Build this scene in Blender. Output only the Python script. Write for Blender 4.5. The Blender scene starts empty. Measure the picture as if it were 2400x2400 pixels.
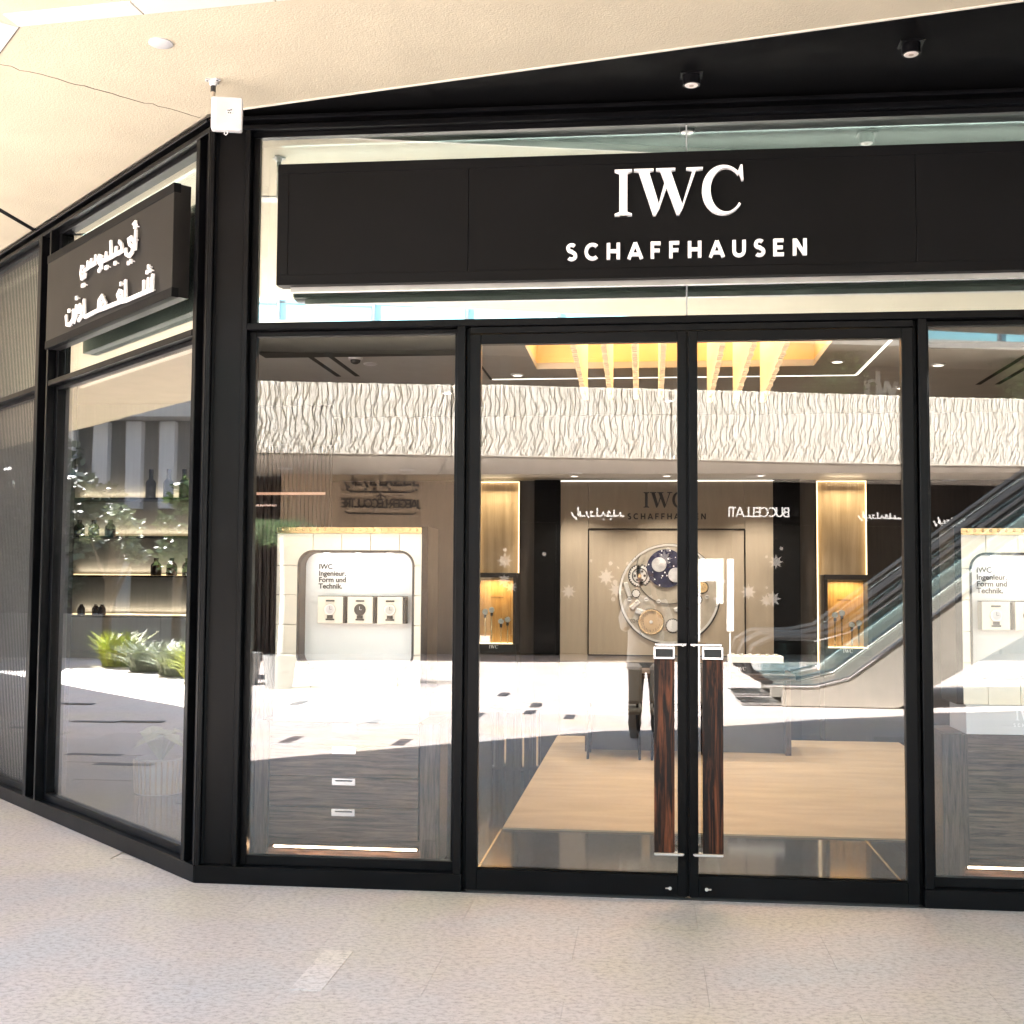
import bpy, bmesh, math, random
from mathutils import Vector, Matrix, Euler
PI = math.pi
R = math.radians
random.seed(7)
S = bpy.context.scene
COL = S.collection

# ------------------------------------------------------------------ camera
cam_d = bpy.data.cameras.new('camera')
cam = bpy.data.objects.new('camera', cam_d)
COL.objects.link(cam)
CAMP = Vector((2.335, -6.213, 1.55))
yaw, pitch, roll = R(6.28), R(3.48), R(0.39)
fw = Vector((-math.sin(yaw)*math.cos(pitch), math.cos(yaw)*math.cos(pitch), math.sin(pitch)))
rt = Vector((math.cos(yaw), math.sin(yaw), 0))
up = rt.cross(fw)
r2 = math.cos(roll)*rt + math.sin(roll)*up
u2 = -math.sin(roll)*rt + math.cos(roll)*up
cam.matrix_world = Matrix(((r2.x, u2.x, -fw.x, CAMP.x), (r2.y, u2.y, -fw.y, CAMP.y), (r2.z, u2.z, -fw.z, CAMP.z), (0, 0, 0, 1)))
cam_d.sensor_width = 36
cam_d.lens = 36*2856/2400
cam_d.clip_start = 0.02
cam_d.clip_end = 600
S.camera = cam

# ------------------------------------------------------------------ sky, sun, exposure
SUN_EL = 45
world = bpy.data.worlds.new('World')
S.world = world
world.use_nodes = True
wn = world.node_tree
sky = wn.nodes.new('ShaderNodeTexSky')
sky.sky_type = 'NISHITA'
sky.sun_disc = False
sky.sun_elevation = R(SUN_EL)
sky.sun_rotation = R(-53)
sky.air_density = 1.0
sky.dust_density = 1.0
wn.links.new(sky.outputs[0], wn.nodes['Background'].inputs[0])
wn.nodes['Background'].inputs[1].default_value = 0.07
sun_d = bpy.data.lights.new('sun', 'SUN')
sun_d.energy = 5.0
sun_d.angle = R(0.5)
sun_d.color = (1.0, 0.965, 0.92)
sun = bpy.data.objects.new('sun', sun_d)
COL.objects.link(sun)
to_sun = Vector((-0.80*math.cos(R(SUN_EL)), 0.60*math.cos(R(SUN_EL)), math.sin(R(SUN_EL))))
sun.rotation_euler = to_sun.to_track_quat('Z', 'Y').to_euler()
sun.location = (-20, 15, 30)
S.view_settings.view_transform = 'Standard'
S.view_settings.look = 'None'
S.view_settings.exposure = 3.85
S.view_settings.gamma = 1.0
S.view_settings.use_curve_mapping = False
S.render.engine = 'CYCLES'
S.cycles.use_denoising = True
S.cycles.max_bounces = 14
S.cycles.diffuse_bounces = 6
S.cycles.glossy_bounces = 6
S.cycles.transmission_bounces = 6
S.cycles.transparent_max_bounces = 24
S.cycles.caustics_reflective = False
S.cycles.caustics_refractive = False
S.cycles.sample_clamp_indirect = 4.0
S.cycles.blur_glossy = 0.5

# ------------------------------------------------------------------ materials
MATS = {}
def nt(name):
    m = bpy.data.materials.new(name)
    m.use_nodes = True
    t = m.node_tree
    return m, t, t.nodes['Principled BSDF']
def N(t, kind, **kw):
    n = t.nodes.new(kind)
    for k, v in kw.items():
        if k in n.inputs:
            n.inputs[k].default_value = v
        else:
            setattr(n, k, v)
    return n
def mat(name, col, rough=0.5, metal=0.0, var=0.12, vs=6.0, bump=0.0, bs=60.0, emit=None, es=0.0, stretch=(1, 1, 1), world_co=False, spec=0.5, tint=0.0, rv=0.1):
    """Principled with procedural colour / roughness variation and fine relief."""
    if name in MATS:
        return MATS[name]
    m, t, b = nt(name)
    co = N(t, 'ShaderNodeNewGeometry') if world_co else N(t, 'ShaderNodeTexCoord')
    mp = N(t, 'ShaderNodeMapping')
    mp.inputs['Scale'].default_value = stretch
    t.links.new(co.outputs['Position' if world_co else 'Object'], mp.inputs[0])
    n1 = N(t, 'ShaderNodeTexNoise')
    n1.inputs['Scale'].default_value = vs
    n1.inputs['Detail'].default_value = 6
    t.links.new(mp.outputs[0], n1.inputs['Vector'])
    r = N(t, 'ShaderNodeValToRGB')
    r.color_ramp.elements[0].position = 0.3
    r.color_ramp.elements[1].position = 0.7
    a = [max(0, c*(1-var)) for c in col]
    c2 = [min(1, c*(1+var)) for c in col]
    if tint:
        a[2] *= (1-tint)
        c2[0] *= (1-tint*0.5)
    r.color_ramp.elements[0].color = (*a, 1)
    r.color_ramp.elements[1].color = (*c2, 1)
    t.links.new(n1.outputs[0], r.inputs[0])
    t.links.new(r.outputs[0], b.inputs['Base Color'])
    mr = N(t, 'ShaderNodeMapRange')
    mr.inputs['To Min'].default_value = max(0.02, rough-rv)
    mr.inputs['To Max'].default_value = min(1, rough+rv)
    t.links.new(n1.outputs[0], mr.inputs[0])
    t.links.new(mr.outputs[0], b.inputs['Roughness'])
    b.inputs['Metallic'].default_value = metal
    b.inputs['Specular IOR Level'].default_value = spec
    if bump:
        n2 = N(t, 'ShaderNodeTexNoise')
        n2.inputs['Scale'].default_value = bs
        n2.inputs['Detail'].default_value = 4
        t.links.new(mp.outputs[0], n2.inputs['Vector'])
        bp = N(t, 'ShaderNodeBump')
        bp.inputs['Strength'].default_value = bump
        bp.inputs['Distance'].default_value = 0.004
        t.links.new(n2.outputs[0], bp.inputs['Height'])
        t.links.new(bp.outputs[0], b.inputs['Normal'])
    if emit:
        b.inputs['Emission Color'].default_value = (*emit, 1)
        b.inputs['Emission Strength'].default_value = es
    MATS[name] = m
    return m

def glass_mat(name, f0, tint=(1, 1, 1), rough=0.0, refl=(1, 1, 1)):
    """Architectural pane: Schlick reflection over straight-through transmission."""
    if name in MATS:
        return MATS[name]
    m = bpy.data.materials.new(name)
    m.use_nodes = True
    t = m.node_tree
    t.nodes.clear()
    out = N(t, 'ShaderNodeOutputMaterial')
    lw = N(t, 'ShaderNodeLayerWeight')
    lw.inputs['Blend'].default_value = 0.5
    pw = N(t, 'ShaderNodeMath', operation='POWER')
    pw.inputs[1].default_value = 5
    t.links.new(lw.outputs['Facing'], pw.inputs[0])
    ma = N(t, 'ShaderNodeMath', operation='MULTIPLY_ADD')
    ma.inputs[1].default_value = 1-f0
    ma.inputs[2].default_value = f0
    t.links.new(pw.outputs[0], ma.inputs[0])
    tr = N(t, 'ShaderNodeBsdfTransparent')
    tr.inputs[0].default_value = (*tint, 1)
    gl = N(t, 'ShaderNodeBsdfGlossy')
    gl.inputs['Roughness'].default_value = rough
    gl.inputs['Color'].default_value = (*refl, 1)
    # very slight waviness of the pane
    geo = N(t, 'ShaderNodeNewGeometry')
    nz = N(t, 'ShaderNodeTexNoise')
    nz.inputs['Scale'].default_value = 0.9
    nz.inputs['Detail'].default_value = 1
    t.links.new(geo.outputs['Position'], nz.inputs['Vector'])
    bp = N(t, 'ShaderNodeBump')
    bp.inputs['Strength'].default_value = 0.5
    bp.inputs['Distance'].default_value = 0.0016
    t.links.new(nz.outputs[0], bp.inputs['Height'])
    t.links.new(bp.outputs[0], gl.inputs['Normal'])
    mx = N(t, 'ShaderNodeMixShader')
    t.links.new(ma.outputs[0], mx.inputs[0])
    t.links.new(tr.outputs[0], mx.inputs[1])
    t.links.new(gl.outputs[0], mx.inputs[2])
    t.links.new(mx.outputs[0], out.inputs[0])
    MATS[name] = m
    return m

def wood_mat(name, dark, light, scale=30, axis='X', rough=0.35, dist=3.0, lo=.36, hi=.66, spec=.5):
    """Streaked veneer; grain runs along `axis`."""
    if name in MATS:
        return MATS[name]
    m, t, b = nt(name)
    co = N(t, 'ShaderNodeTexCoord')
    mp = N(t, 'ShaderNodeMapping')
    sc = {'X': (0.35, 6, 6), 'Y': (6, 0.35, 6), 'Z': (6, 6, 0.35)}[axis]
    mp.inputs['Scale'].default_value = sc
    t.links.new(co.outputs['Object'], mp.inputs[0])
    n1 = N(t, 'ShaderNodeTexNoise')
    n1.inputs['Scale'].default_value = scale*0.35
    n1.inputs['Detail'].default_value = 7
    n1.inputs['Roughness'].default_value = 0.65
    n1.inputs['Distortion'].default_value = dist*0.2
    t.links.new(mp.outputs[0], n1.inputs['Vector'])
    r = N(t, 'ShaderNodeValToRGB')
    r.color_ramp.elements[0].position = lo
    r.color_ramp.elements[1].position = hi
    b.inputs['Specular IOR Level'].default_value = spec
    r.color_ramp.elements[0].color = (*dark, 1)
    r.color_ramp.elements[1].color = (*light, 1)
    t.links.new(n1.outputs[0], r.inputs[0])
    t.links.new(r.outputs[0], b.inputs['Base Color'])
    b.inputs['Roughness'].default_value = rough
    bp = N(t, 'ShaderNodeBump')
    bp.inputs['Strength'].default_value = 0.15
    bp.inputs['Distance'].default_value = 0.002
    t.links.new(n1.outputs[0], bp.inputs['Height'])
    t.links.new(bp.outputs[0], b.inputs['Normal'])
    MATS[name] = m
    return m

def stone_mat(name, tone=1.0, joints=False):
    """Honed shell limestone: drifting pink / grey / cream patches, streaky pits."""
    if name in MATS:
        return MATS[name]
    m, t, b = nt(name)
    geo = N(t, 'ShaderNodeNewGeometry')
    big = N(t, 'ShaderNodeTexNoise')
    big.inputs['Scale'].default_value = 1.1
    big.inputs['Detail'].default_value = 5
    t.links.new(geo.outputs['Position'], big.inputs['Vector'])
    r1 = N(t, 'ShaderNodeValToRGB')
    cr = r1.color_ramp
    cr.elements[0].position = 0.32
    cr.elements[0].color = (0.565*tone, 0.545*tone, 0.545*tone, 1)
    cr.elements[1].position = 0.70
    cr.elements[1].color = (0.64*tone, 0.565*tone, 0.455*tone, 1)
    e = cr.elements.new(0.5)
    e.color = (0.63*tone, 0.55*tone, 0.515*tone, 1)
    t.links.new(big.outputs[0], r1.inputs[0])
    mp = N(t, 'ShaderNodeMapping')
    mp.inputs['Scale'].default_value = (1.0, 1.45, 1)
    mp.inputs['Rotation'].default_value = (0, 0, R(-9))
    t.links.new(geo.outputs['Position'], mp.inputs[0])
    st = N(t, 'ShaderNodeTexNoise')
    st.inputs['Scale'].default_value = 34
    st.inputs['Detail'].default_value = 8
    st.inputs['Roughness'].default_value = 0.72
    t.links.new(mp.outputs[0], st.inputs['Vector'])
    r2_ = N(t, 'ShaderNodeValToRGB')
    r2_.color_ramp.elements[0].position = 0.30
    r2_.color_ramp.elements[0].color = (0.48, 0.44, 0.41, 1)
    r2_.color_ramp.elements[1].position = 0.54
    r2_.color_ramp.elements[1].color = (1, 1, 1, 1)
    t.links.new(st.outputs[0], r2_.inputs[0])
    pit = N(t, 'ShaderNodeTexVoronoi')
    pit.inputs['Scale'].default_value = 40
    pit.inputs['Randomness'].default_value = 1.0
    t.links.new(mp.outputs[0], pit.inputs['Vector'])
    r3 = N(t, 'ShaderNodeValToRGB')
    r3.color_ramp.elements[0].position = 0.05
    r3.color_ramp.elements[0].color = (0.36, 0.32, 0.29, 1)
    r3.color_ramp.elements[1].position = 0.17
    r3.color_ramp.elements[1].color = (1, 1, 1, 1)
    t.links.new(pit.outputs['Distance'], r3.inputs[0])
    x1 = N(t, 'ShaderNodeMix', data_type='RGBA', blend_type='MULTIPLY')
    x1.inputs[0].default_value = 0.95
    t.links.new(r1.outputs[0], x1.inputs[6])
    t.links.new(r2_.outputs[0], x1.inputs[7])
    x2 = N(t, 'ShaderNodeMix', data_type='RGBA', blend_type='MULTIPLY')
    x2.inputs[0].default_value = 0.7
    t.links.new(x1.outputs[2], x2.inputs[6])
    t.links.new(r3.outputs[0], x2.inputs[7])
    oi = N(t, 'ShaderNodeObjectInfo')
    mr = N(t, 'ShaderNodeMapRange')
    mr.inputs['To Min'].default_value = 0.985
    mr.inputs['To Max'].default_value = 1.01
    t.links.new(oi.outputs['Random'], mr.inputs[0])
    x3 = N(t, 'ShaderNodeVectorMath', operation='SCALE')
    t.links.new(x2.outputs[2], x3.inputs[0])
    t.links.new(mr.outputs[0], x3.inputs['Scale'])
    last = x3.outputs[0]
    if joints:
        br = N(t, 'ShaderNodeTexBrick')
        br.inputs['Scale'].default_value = 1.0
        br.inputs['Brick Width'].default_value = 1.08
        br.inputs['Row Height'].default_value = 0.51
        br.inputs['Mortar Size'].default_value = 0.004
        br.inputs['Color1'].default_value = (1, 1, 1, 1)
        br.inputs['Color2'].default_value = (0.95, 0.95, 0.95, 1)
        br.inputs['Mortar'].default_value = (0.55, 0.53, 0.5, 1)
        t.links.new(geo.outputs['Position'], br.inputs['Vector'])
        x4 = N(t, 'ShaderNodeMix', data_type='RGBA', blend_type='MULTIPLY')
        x4.inputs[0].default_value = 1
        t.links.new(last, x4.inputs[6])
        t.links.new(br.outputs[0], x4.inputs[7])
        last = x4.outputs[2]
    t.links.new(last, b.inputs['Base Color'])
    b.inputs['Roughness'].default_value = 0.48
    bp = N(t, 'ShaderNodeBump')
    bp.inputs['Strength'].default_value = 0.25
    bp.inputs['Distance'].default_value = 0.002
    t.links.new(st.outputs[0], bp.inputs['Height'])
    t.links.new(bp.outputs[0], b.inputs['Normal'])
    MATS[name] = m
    return m

BLACK = mat('black_frame_paint', (0.0028, 0.0028, 0.0034), 0.34, var=0.3, vs=3, bump=0.05, bs=300, spec=0.11, rv=0.14)
BLACK2 = mat('black_sign_panel', (0.0030, 0.0030, 0.0034), 0.5, var=0.2, vs=2, bump=0.08, bs=400, spec=0.10)
BLACKC = mat('black_soffit_paint', (0.0022, 0.0022, 0.0026), 0.7, var=0.2, spec=0.1)
GLASS = glass_mat('shop_glass', 0.070)
GLASSC = glass_mat('coated_side_glass', 0.125)
MIRR = glass_mat('mirrored_fanlight_glass', 0.58, (0.93, 1.0, 0.98), refl=(0.97, 1.0, 0.98))
BEIGE = mat('beige_soffit_render', (0.52, 0.465, 0.35), 0.85, var=0.055, vs=2.2, bump=0.6, bs=110, world_co=True)
WHITE = mat('white_plastic', (0.52, 0.52, 0.53), 0.35, var=0.03)
WLET = mat('white_letter_acrylic', (0.82, 0.82, 0.83), 0.35, var=0.02)
CHROME = mat('brushed_chrome', (0.75, 0.75, 0.76), 0.16, 1.0, var=0.05, rv=0.05)
EBONY = wood_mat('macassar_ebony', (0.006, 0.0035, 0.003), (0.15, 0.045, 0.018), 20, 'Z', 0.3, 3.0, .46, .68, .2)
ZEBRA = wood_mat('smoked_zebrano', (0.005, 0.0035, 0.003), (0.15, 0.098, 0.072), 34, 'X', 0.4, 3.0, .38, .66, .25)
ZEBRAV = wood_mat('smoked_zebrano_upright', (0.005, 0.0035, 0.003), (0.11, 0.074, 0.056), 34, 'Z', 0.4, 3.0, .38, .66, .25)
CARPET = mat('tan_carpet', (0.37, 0.275, 0.17), 0.95, var=0.12, vs=3, bump=1.0, bs=260, stretch=(0.6, 2, 1))
FLOORM = mat('dark_polished_floor', (0.012, 0.011, 0.010), 0.08, var=0.3, vs=3, rv=0.03, spec=0.25)
GREYC = mat('grey_ceiling_paint', (0.40, 0.395, 0.38), 0.8, var=0.05)
DARKW = mat('dark_brown_wall', (0.022, 0.017, 0.014), 0.5, var=0.3, stretch=(6, 6, 0.4))
SLATM = mat('dark_slat_timber', (0.035, 0.024, 0.019), 0.45, var=0.3, stretch=(8, 8, 0.5))
CREAM = mat('cream_lacquer_tile', (0.80, 0.73, 0.60), 0.35, var=0.03)
PANELW = mat('white_display_panel', (0.82, 0.82, 0.80), 0.5, var=0.02)
AMBERW = wood_mat('amber_veneer', (0.42, 0.22, 0.075), (0.60, 0.36, 0.14), 18, 'Z', 0.4)
SANDW = wood_mat('sand_veneer', (0.36, 0.27, 0.16), (0.55, 0.43, 0.28), 5, 'Z', 0.5)
BRASS = mat('brass', (0.66, 0.47, 0.24), 0.25, 1.0, var=0.1)
GREIGE = mat('greige_panel', (0.30, 0.25, 0.19), 0.6, var=0.06, stretch=(4, 4, 0.5))
INK = mat('black_ink', (0.012, 0.012, 0.012), 0.6, var=0.1)
SILVER = mat('silver_metal', (0.62, 0.61, 0.58), 0.3, 0.85, var=0.08)
STONE = stone_mat('shell_limestone', 0.94)
STONEP = stone_mat('sunlit_tone_limestone', 1.18, joints=True)  # same limestone with the plaza's sunlight painted in as a paler tone
STONEL = stone_mat('pale_limestone', 1.12)
DARKST = mat('dark_basalt_inlay', (0.075, 0.07, 0.08), 0.5, var=0.25, vs=20, world_co=True)
FASC = mat('carved_limestone', (0.68, 0.63, 0.56), 0.8, var=0.10, vs=3, bump=0.5, bs=80, tint=0.06)
GREYSOF = mat('grey_soffit_render', (0.36, 0.33, 0.28), 0.85, var=0.05)
TEAL = mat('teal_curtain_glass', (0.22, 0.44, 0.49), 0.08, var=0.12, vs=0.6, spec=0.9)
DGLASS = mat('dark_shop_glass', (0.008, 0.007, 0.006), 0.2, var=0.3, spec=0.15)
BROWNP = mat('bronze_brown_cladding', (0.34, 0.26, 0.18), 0.5, var=0.08, stretch=(4, 4, 0.6))
BARK = mat('tree_bark', (0.12, 0.09, 0.065), 0.9, var=0.3, vs=20, bump=0.8, bs=40)
CONC = mat('grey_concrete', (0.30, 0.30, 0.29), 0.8, var=0.08, vs=3, bump=0.3)
STEEL = mat('stainless_steel', (0.5, 0.5, 0.5), 0.28, 1.0, var=0.08)
RUBBER = mat('black_rubber', (0.015, 0.015, 0.016), 0.45, var=0.2)
ESCG = glass_mat('escalator_glass', 0.10, (0.90, 0.95, 0.96), refl=(0.95, 1, 1))
def emat(name, col, s):
    return mat(name, (0.8, 0.8, 0.8), 0.5, var=0.02, emit=col, es=s)
WARM = emat('warm_led', (1.0, 0.70, 0.36), .22)
LEDW = emat('white_led', (1.0, 0.93, 0.80), .22)
def leaf_mat(name, col):
    if name in MATS:
        return MATS[name]
    m, t, b = nt(name)
    oi = N(t, 'ShaderNodeNewGeometry')
    mr = N(t, 'ShaderNodeValToRGB')
    mr.color_ramp.elements[0].color = (*[c*0.55 for c in col], 1)
    mr.color_ramp.elements[1].color = (*[min(1, c*1.5) for c in col], 1)
    t.links.new(oi.outputs['Random Per Island'], mr.inputs[0])
    t.links.new(mr.outputs[0], b.inputs['Base Color'])
    b.inputs['Roughness'].default_value = 0.5
    b.inputs['Transmission Weight'].default_value = 0.0
    MATS[name] = m
    return m
LEAFD = leaf_mat('dark_leaf', (0.035, 0.055, 0.028))
LEAFM = leaf_mat('mid_leaf', (0.10, 0.15, 0.06))
LEAFY = leaf_mat('lime_grass_blade', (0.42, 0.48, 0.04))
LEAFG = leaf_mat('sage_leaf', (0.22, 0.26, 0.16))

# ------------------------------------------------------------------ mesh helpers
class MB:
    def __init__(s):
        s.v = []; s.f = []
    def add(s, vs, fs):
        o = len(s.v)
        s.v += [tuple(v) for v in vs]
        s.f += [tuple(i+o for i in f) for f in fs]
        return s
    def box(s, x0, x1, y0, y1, z0, z1):
        return s.add([(x0, y0, z0), (x1, y0, z0), (x1, y1, z0), (x0, y1, z0), (x0, y0, z1), (x1, y0, z1), (x1, y1, z1), (x0, y1, z1)],
                     [(0, 3, 2, 1), (4, 5, 6, 7), (0, 1, 5, 4), (1, 2, 6, 5), (2, 3, 7, 6), (3, 0, 4, 7)])
    def prism(s, poly, a0, a1, axis='Y'):
        """extrude a 2D polygon: axis Y -> poly in (x,z); axis Z -> poly in (x,y); axis X -> poly in (y,z)"""
        n = len(poly)
        def P(p, a):
            return {'Y': (p[0], a, p[1]), 'Z': (p[0], p[1], a), 'X': (a, p[0], p[1])}[axis]
        vs = [P(p, a0) for p in poly]+[P(p, a1) for p in poly]
        fs = [tuple(range(n)), tuple(range(2*n-1, n-1, -1))]
        fs += [(i, i+n, (i+1) % n+n, (i+1) % n) for i in range(n)]
        return s.add(vs, fs)
    def tube(s, pts, r, n=8, cap=True):
        pts = [Vector(p) for p in pts]
        rs = r if isinstance(r, (list, tuple)) else [r]*len(pts)
        vs = []; fs = []
        prev = None
        for i, p in enumerate(pts):
            d = (pts[min(i+1, len(pts)-1)]-pts[max(i-1, 0)]).normalized()
            if prev is None:
                a = Vector((0, 0, 1)) if abs(d.z) < 0.9 else Vector((1, 0, 0))
                x = d.cross(a).normalized()
            else:
                x = (prev-d*prev.dot(d)).normalized()
            prev = x
            y = d.cross(x)
            for k in range(n):
                t = 2*PI*k/n
                vs.append(p+(x*math.cos(t)+y*math.sin(t))*rs[i])
        for i in range(len(pts)-1):
            for k in range(n):
                fs.append((i*n+k, i*n+(k+1) % n, (i+1)*n+(k+1) % n, (i+1)*n+k))
        if cap:
            fs.append(tuple(range(n-1, -1, -1)))
            fs.append(tuple(range((len(pts)-1)*n, len(pts)*n)))
        return s.add(vs, fs)
    def lathe(s, prof, n=20, c=(0, 0, 0), axis='Z', sx=1, sy=1):
        vs = []; fs = []
        for (r, h) in prof:
            for k in range(n):
                t = 2*PI*k/n
                p = (r*math.cos(t)*sx, r*math.sin(t)*sy, h)
                if axis == 'Y':
                    p = (p[0], p[2], p[1])
                vs.append((p[0]+c[0], p[1]+c[1], p[2]+c[2]))
        m = len(prof)
        for i in range(m-1):
            for k in range(n):
                fs.append((i*n+k, i*n+(k+1) % n, (i+1)*n+(k+1) % n, (i+1)*n+k))
        fs.append(tuple(range(n-1, -1, -1)))
        fs.append(tuple(range((m-1)*n, m*n)))
        return s.add(vs, fs)
    def mesh(s, name, m, smooth=False):
        me = bpy.data.meshes.new(name)
        me.from_pydata(s.v, [], s.f)
        bm = bmesh.new(); bm.from_mesh(me)
        bmesh.ops.recalc_face_normals(bm, faces=bm.faces)
        bm.to_mesh(me); bm.free()
        me.materials.append(m)
        if smooth:
            for p in me.polygons:
                p.use_smooth = True
            me.set_sharp_from_angle(angle=R(38))
        return me
    def build(s, name, m, parent=None, loc=None, rz=0, smooth=False, bevel=0):
        o = bpy.data.objects.new(name, s.mesh(name, m, smooth))
        COL.objects.link(o)
        o.parent = parent
        if loc is not None:
            o.location = loc
        o.rotation_euler = (0, 0, rz)
        if bevel:
            b = o.modifiers.new('bevel', 'BEVEL')
            b.width = bevel; b.segments = 1; b.limit_method = 'ANGLE'
        return o

def box(name, m, p, x0, x1, y0, y1, z0, z1, bevel=0):
    return MB().box(x0, x1, y0, y1, z0, z1).build(name, m, p, bevel=bevel)
def tag(o, label, cat, group=None):
    o['label'] = label; o['category'] = cat
    if group:
        o['group'] = group
    return o
def thing(name, label, cat, loc=(0, 0, 0), rz=0, group=None):
    o = bpy.data.objects.new(name, None)
    o.empty_display_size = 0.1
    COL.objects.link(o)
    o.location = loc; o.rotation_euler = (0, 0, rz)
    return tag(o, label, cat, group)
def structure(o):
    o['kind'] = 'structure'
    return o
def stuff(o):
    o['kind'] = 'stuff'
    return o
def link_copy(o, parent=None, loc=None):
    c = o.copy(); COL.objects.link(c)
    if parent is not None:
        c.parent = parent
    if loc is not None:
        c.location = loc
    return c
def copy_tree(o, parent=None):
    c = o.copy(); COL.objects.link(c); c.parent = parent
    for ch in list(o.children):
        copy_tree(ch, c)
    return c
def lamp(name, kind, energy, col, parent, loc, size=0.1, rot=(0, 0, 0), spot=None):
    d = bpy.data.lights.new(name, kind)
    d.energy = energy; d.color = col
    if kind == 'AREA':
        d.shape = 'DISK' if not isinstance(size, tuple) else 'RECTANGLE'
        d.size = size if not isinstance(size, tuple) else size[0]
        if isinstance(size, tuple):
            d.size_y = size[1]
    elif kind in ('POINT', 'SPOT'):
        d.shadow_soft_size = size
    if spot:
        d.spot_size = spot; d.spot_blend = 0.6
    o = bpy.data.objects.new(name, d)
    COL.objects.link(o); o.parent = parent; o.location = loc; o.rotation_euler = rot
    return o

# ---- lettering: strokes and outlines in the XZ plane, facing -Y
def ribbon(mb, pts, w, y0, y1):
    pts = [Vector(p) for p in pts]
    pts = [p for i, p in enumerate(pts) if i == 0 or (p-pts[i-1]).length > 1e-5]
    n = len(pts)
    L = []; Rr = []
    for i in range(n):
        if i == 0: d = pts[1]-pts[0]
        elif i == n-1: d = pts[-1]-pts[-2]
        else:
            d = (pts[i]-pts[i-1]).normalized()+(pts[i+1]-pts[i]).normalized()
        d = d.normalized() if d.length > 1e-9 else Vector((1, 0))
        k = 1.0
        if 0 < i < n-1:
            dd = (pts[i]-pts[i-1]).normalized()
            k = min(2.0, 1/max(0.4, d.dot(dd)))
        q = Vector((-d.y, d.x))*w/2*k
        L.append(pts[i]+q); Rr.append(pts[i]-q)
    vs = [(p.x, y0, p.y) for p in L]+[(p.x, y0, p.y) for p in Rr]+[(p.x, y1, p.y) for p in L]+[(p.x, y1, p.y) for p in Rr]
    fs = []
    for i in range(n-1):
        fs += [(i, i+1, n+i+1, n+i), (2*n+i, 3*n+i, 3*n+i+1, 2*n+i+1), (i, 2*n+i, 2*n+i+1, i+1), (n+i, n+i+1, 3*n+i+1, 3*n+i)]
    fs += [(0, n, 3*n, 2*n), (n-1, 3*n-1, 4*n-1, 2*n-1)]
    mb.add(vs, fs)
def arc(cx, cy, rx, ry, a0, a1, n=14):
    return [(cx+rx*math.cos(R(a0+(a1-a0)*i/n)), cy+ry*math.sin(R(a0+(a1-a0)*i/n))) for i in range(n+1)]
SANS = {  # strokes in a unit-high box, width given last
    'S': ([arc(.31, .735, .22, .20, 40, 270, 14)+arc(.31, .27, .23, .21, 90, -140, 14)[1:]], .62),
    'C': ([arc(.44, .5, .38, .43, 48, 312, 22)], .80),
    'H': ([[(.09, 0), (.09, 1)], [(.68, 0), (.68, 1)], [(.09, .5), (.68, .5)]], .77),
    'A': ([[(.04, 0), (.42, .98)], [(.42, .98), (.80, 0)], [(.18, .27), (.66, .27)]], .84),
    'F': ([[(.09, 0), (.09, 1)], [(.02, .92), (.58, .92)], [(.09, .48), (.53, .48)]], .60),
    'U': ([[(.09, 1), (.09, .36)]+arc(.38, .36, .29, .29, 180, 360, 14)+[(.67, 1)]], .76),
    'E': ([[(.09, 0), (.09, 1)], [(.02, .92), (.58, .92)], [(.09, .5), (.54, .5)], [(.02, .08), (.60, .08)]], .63),
    'N': ([[(.09, 0), (.09, 1)], [(.12, .95), (.66, .05)], [(.69, 0), (.69, 1)]], .78),
    'I': ([[(.12, 0), (.12, 1)]], .24),
    'B': ([[(.09, 0), (.09, 1)], [(.09, .93), (.3, .93)]+arc(.32, .72, .2, .21, 90, -90, 8)+[(.09, .51)], [(.09, .07), (.34, .07)]+arc(.36, .28, .22, .21, -90, 90, 8)+[(.09, .49)]], .66),
    'L': ([[(.09, 0), (.09, 1)], [(.02, .07), (.52, .07)]], .56),
    'T': ([[(.3, 0), (.3, 1)], [(.0, .93), (.6, .93)]], .62),
    'J': ([[(.34, 1), (.34, .2)]+arc(.17, .2, .17, .2, 0, -150, 8)], .44),
    'G': ([arc(.44, .5, .38, .43, 48, 340, 22), [(.48, .45), (.82, .45)]], .86),
    'R': ([[(.09, 0), (.09, 1)], [(.09, .93), (.3, .93)]+arc(.32, .7, .2, .23, 90, -90, 8)+[(.09, .47)], [(.3, .47), (.58, 0)]], .64),
    'O': ([arc(.45, .5, .39, .43, 0, 360, 24)], .90),
    'Y': ([[(.35, 0), (.35, .45)], [(.0, 1), (.35, .45)], [(.7, 1), (.35, .45)]], .7),
    'W': ([[(.02, 1), (.27, 0)], [(.27, 0), (.5, 1)], [(.5, 1), (.74, 0)], [(.74, 0), (.98, 1)]], 1.0),
    'h': ([[(.09, 0), (.09, 1)], [(.09, .4)]+arc(.29, .4, .2, .22, 180, 0, 8)+[(.49, 0)]], .58),
    'i': ([[(.09, 0), (.09, .62)], [(.09, .78), (.09, .92)]], .2),
    'w': ([[(.02, .62), (.2, 0)], [(.2, 0), (.38, .62)], [(.38, .62), (.56, 0)], [(.56, 0), (.74, .62)]], .78),
    '-': ([[(.05, .45), (.3, .45)]], .36),
    ' ': ([], .35),
}
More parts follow.
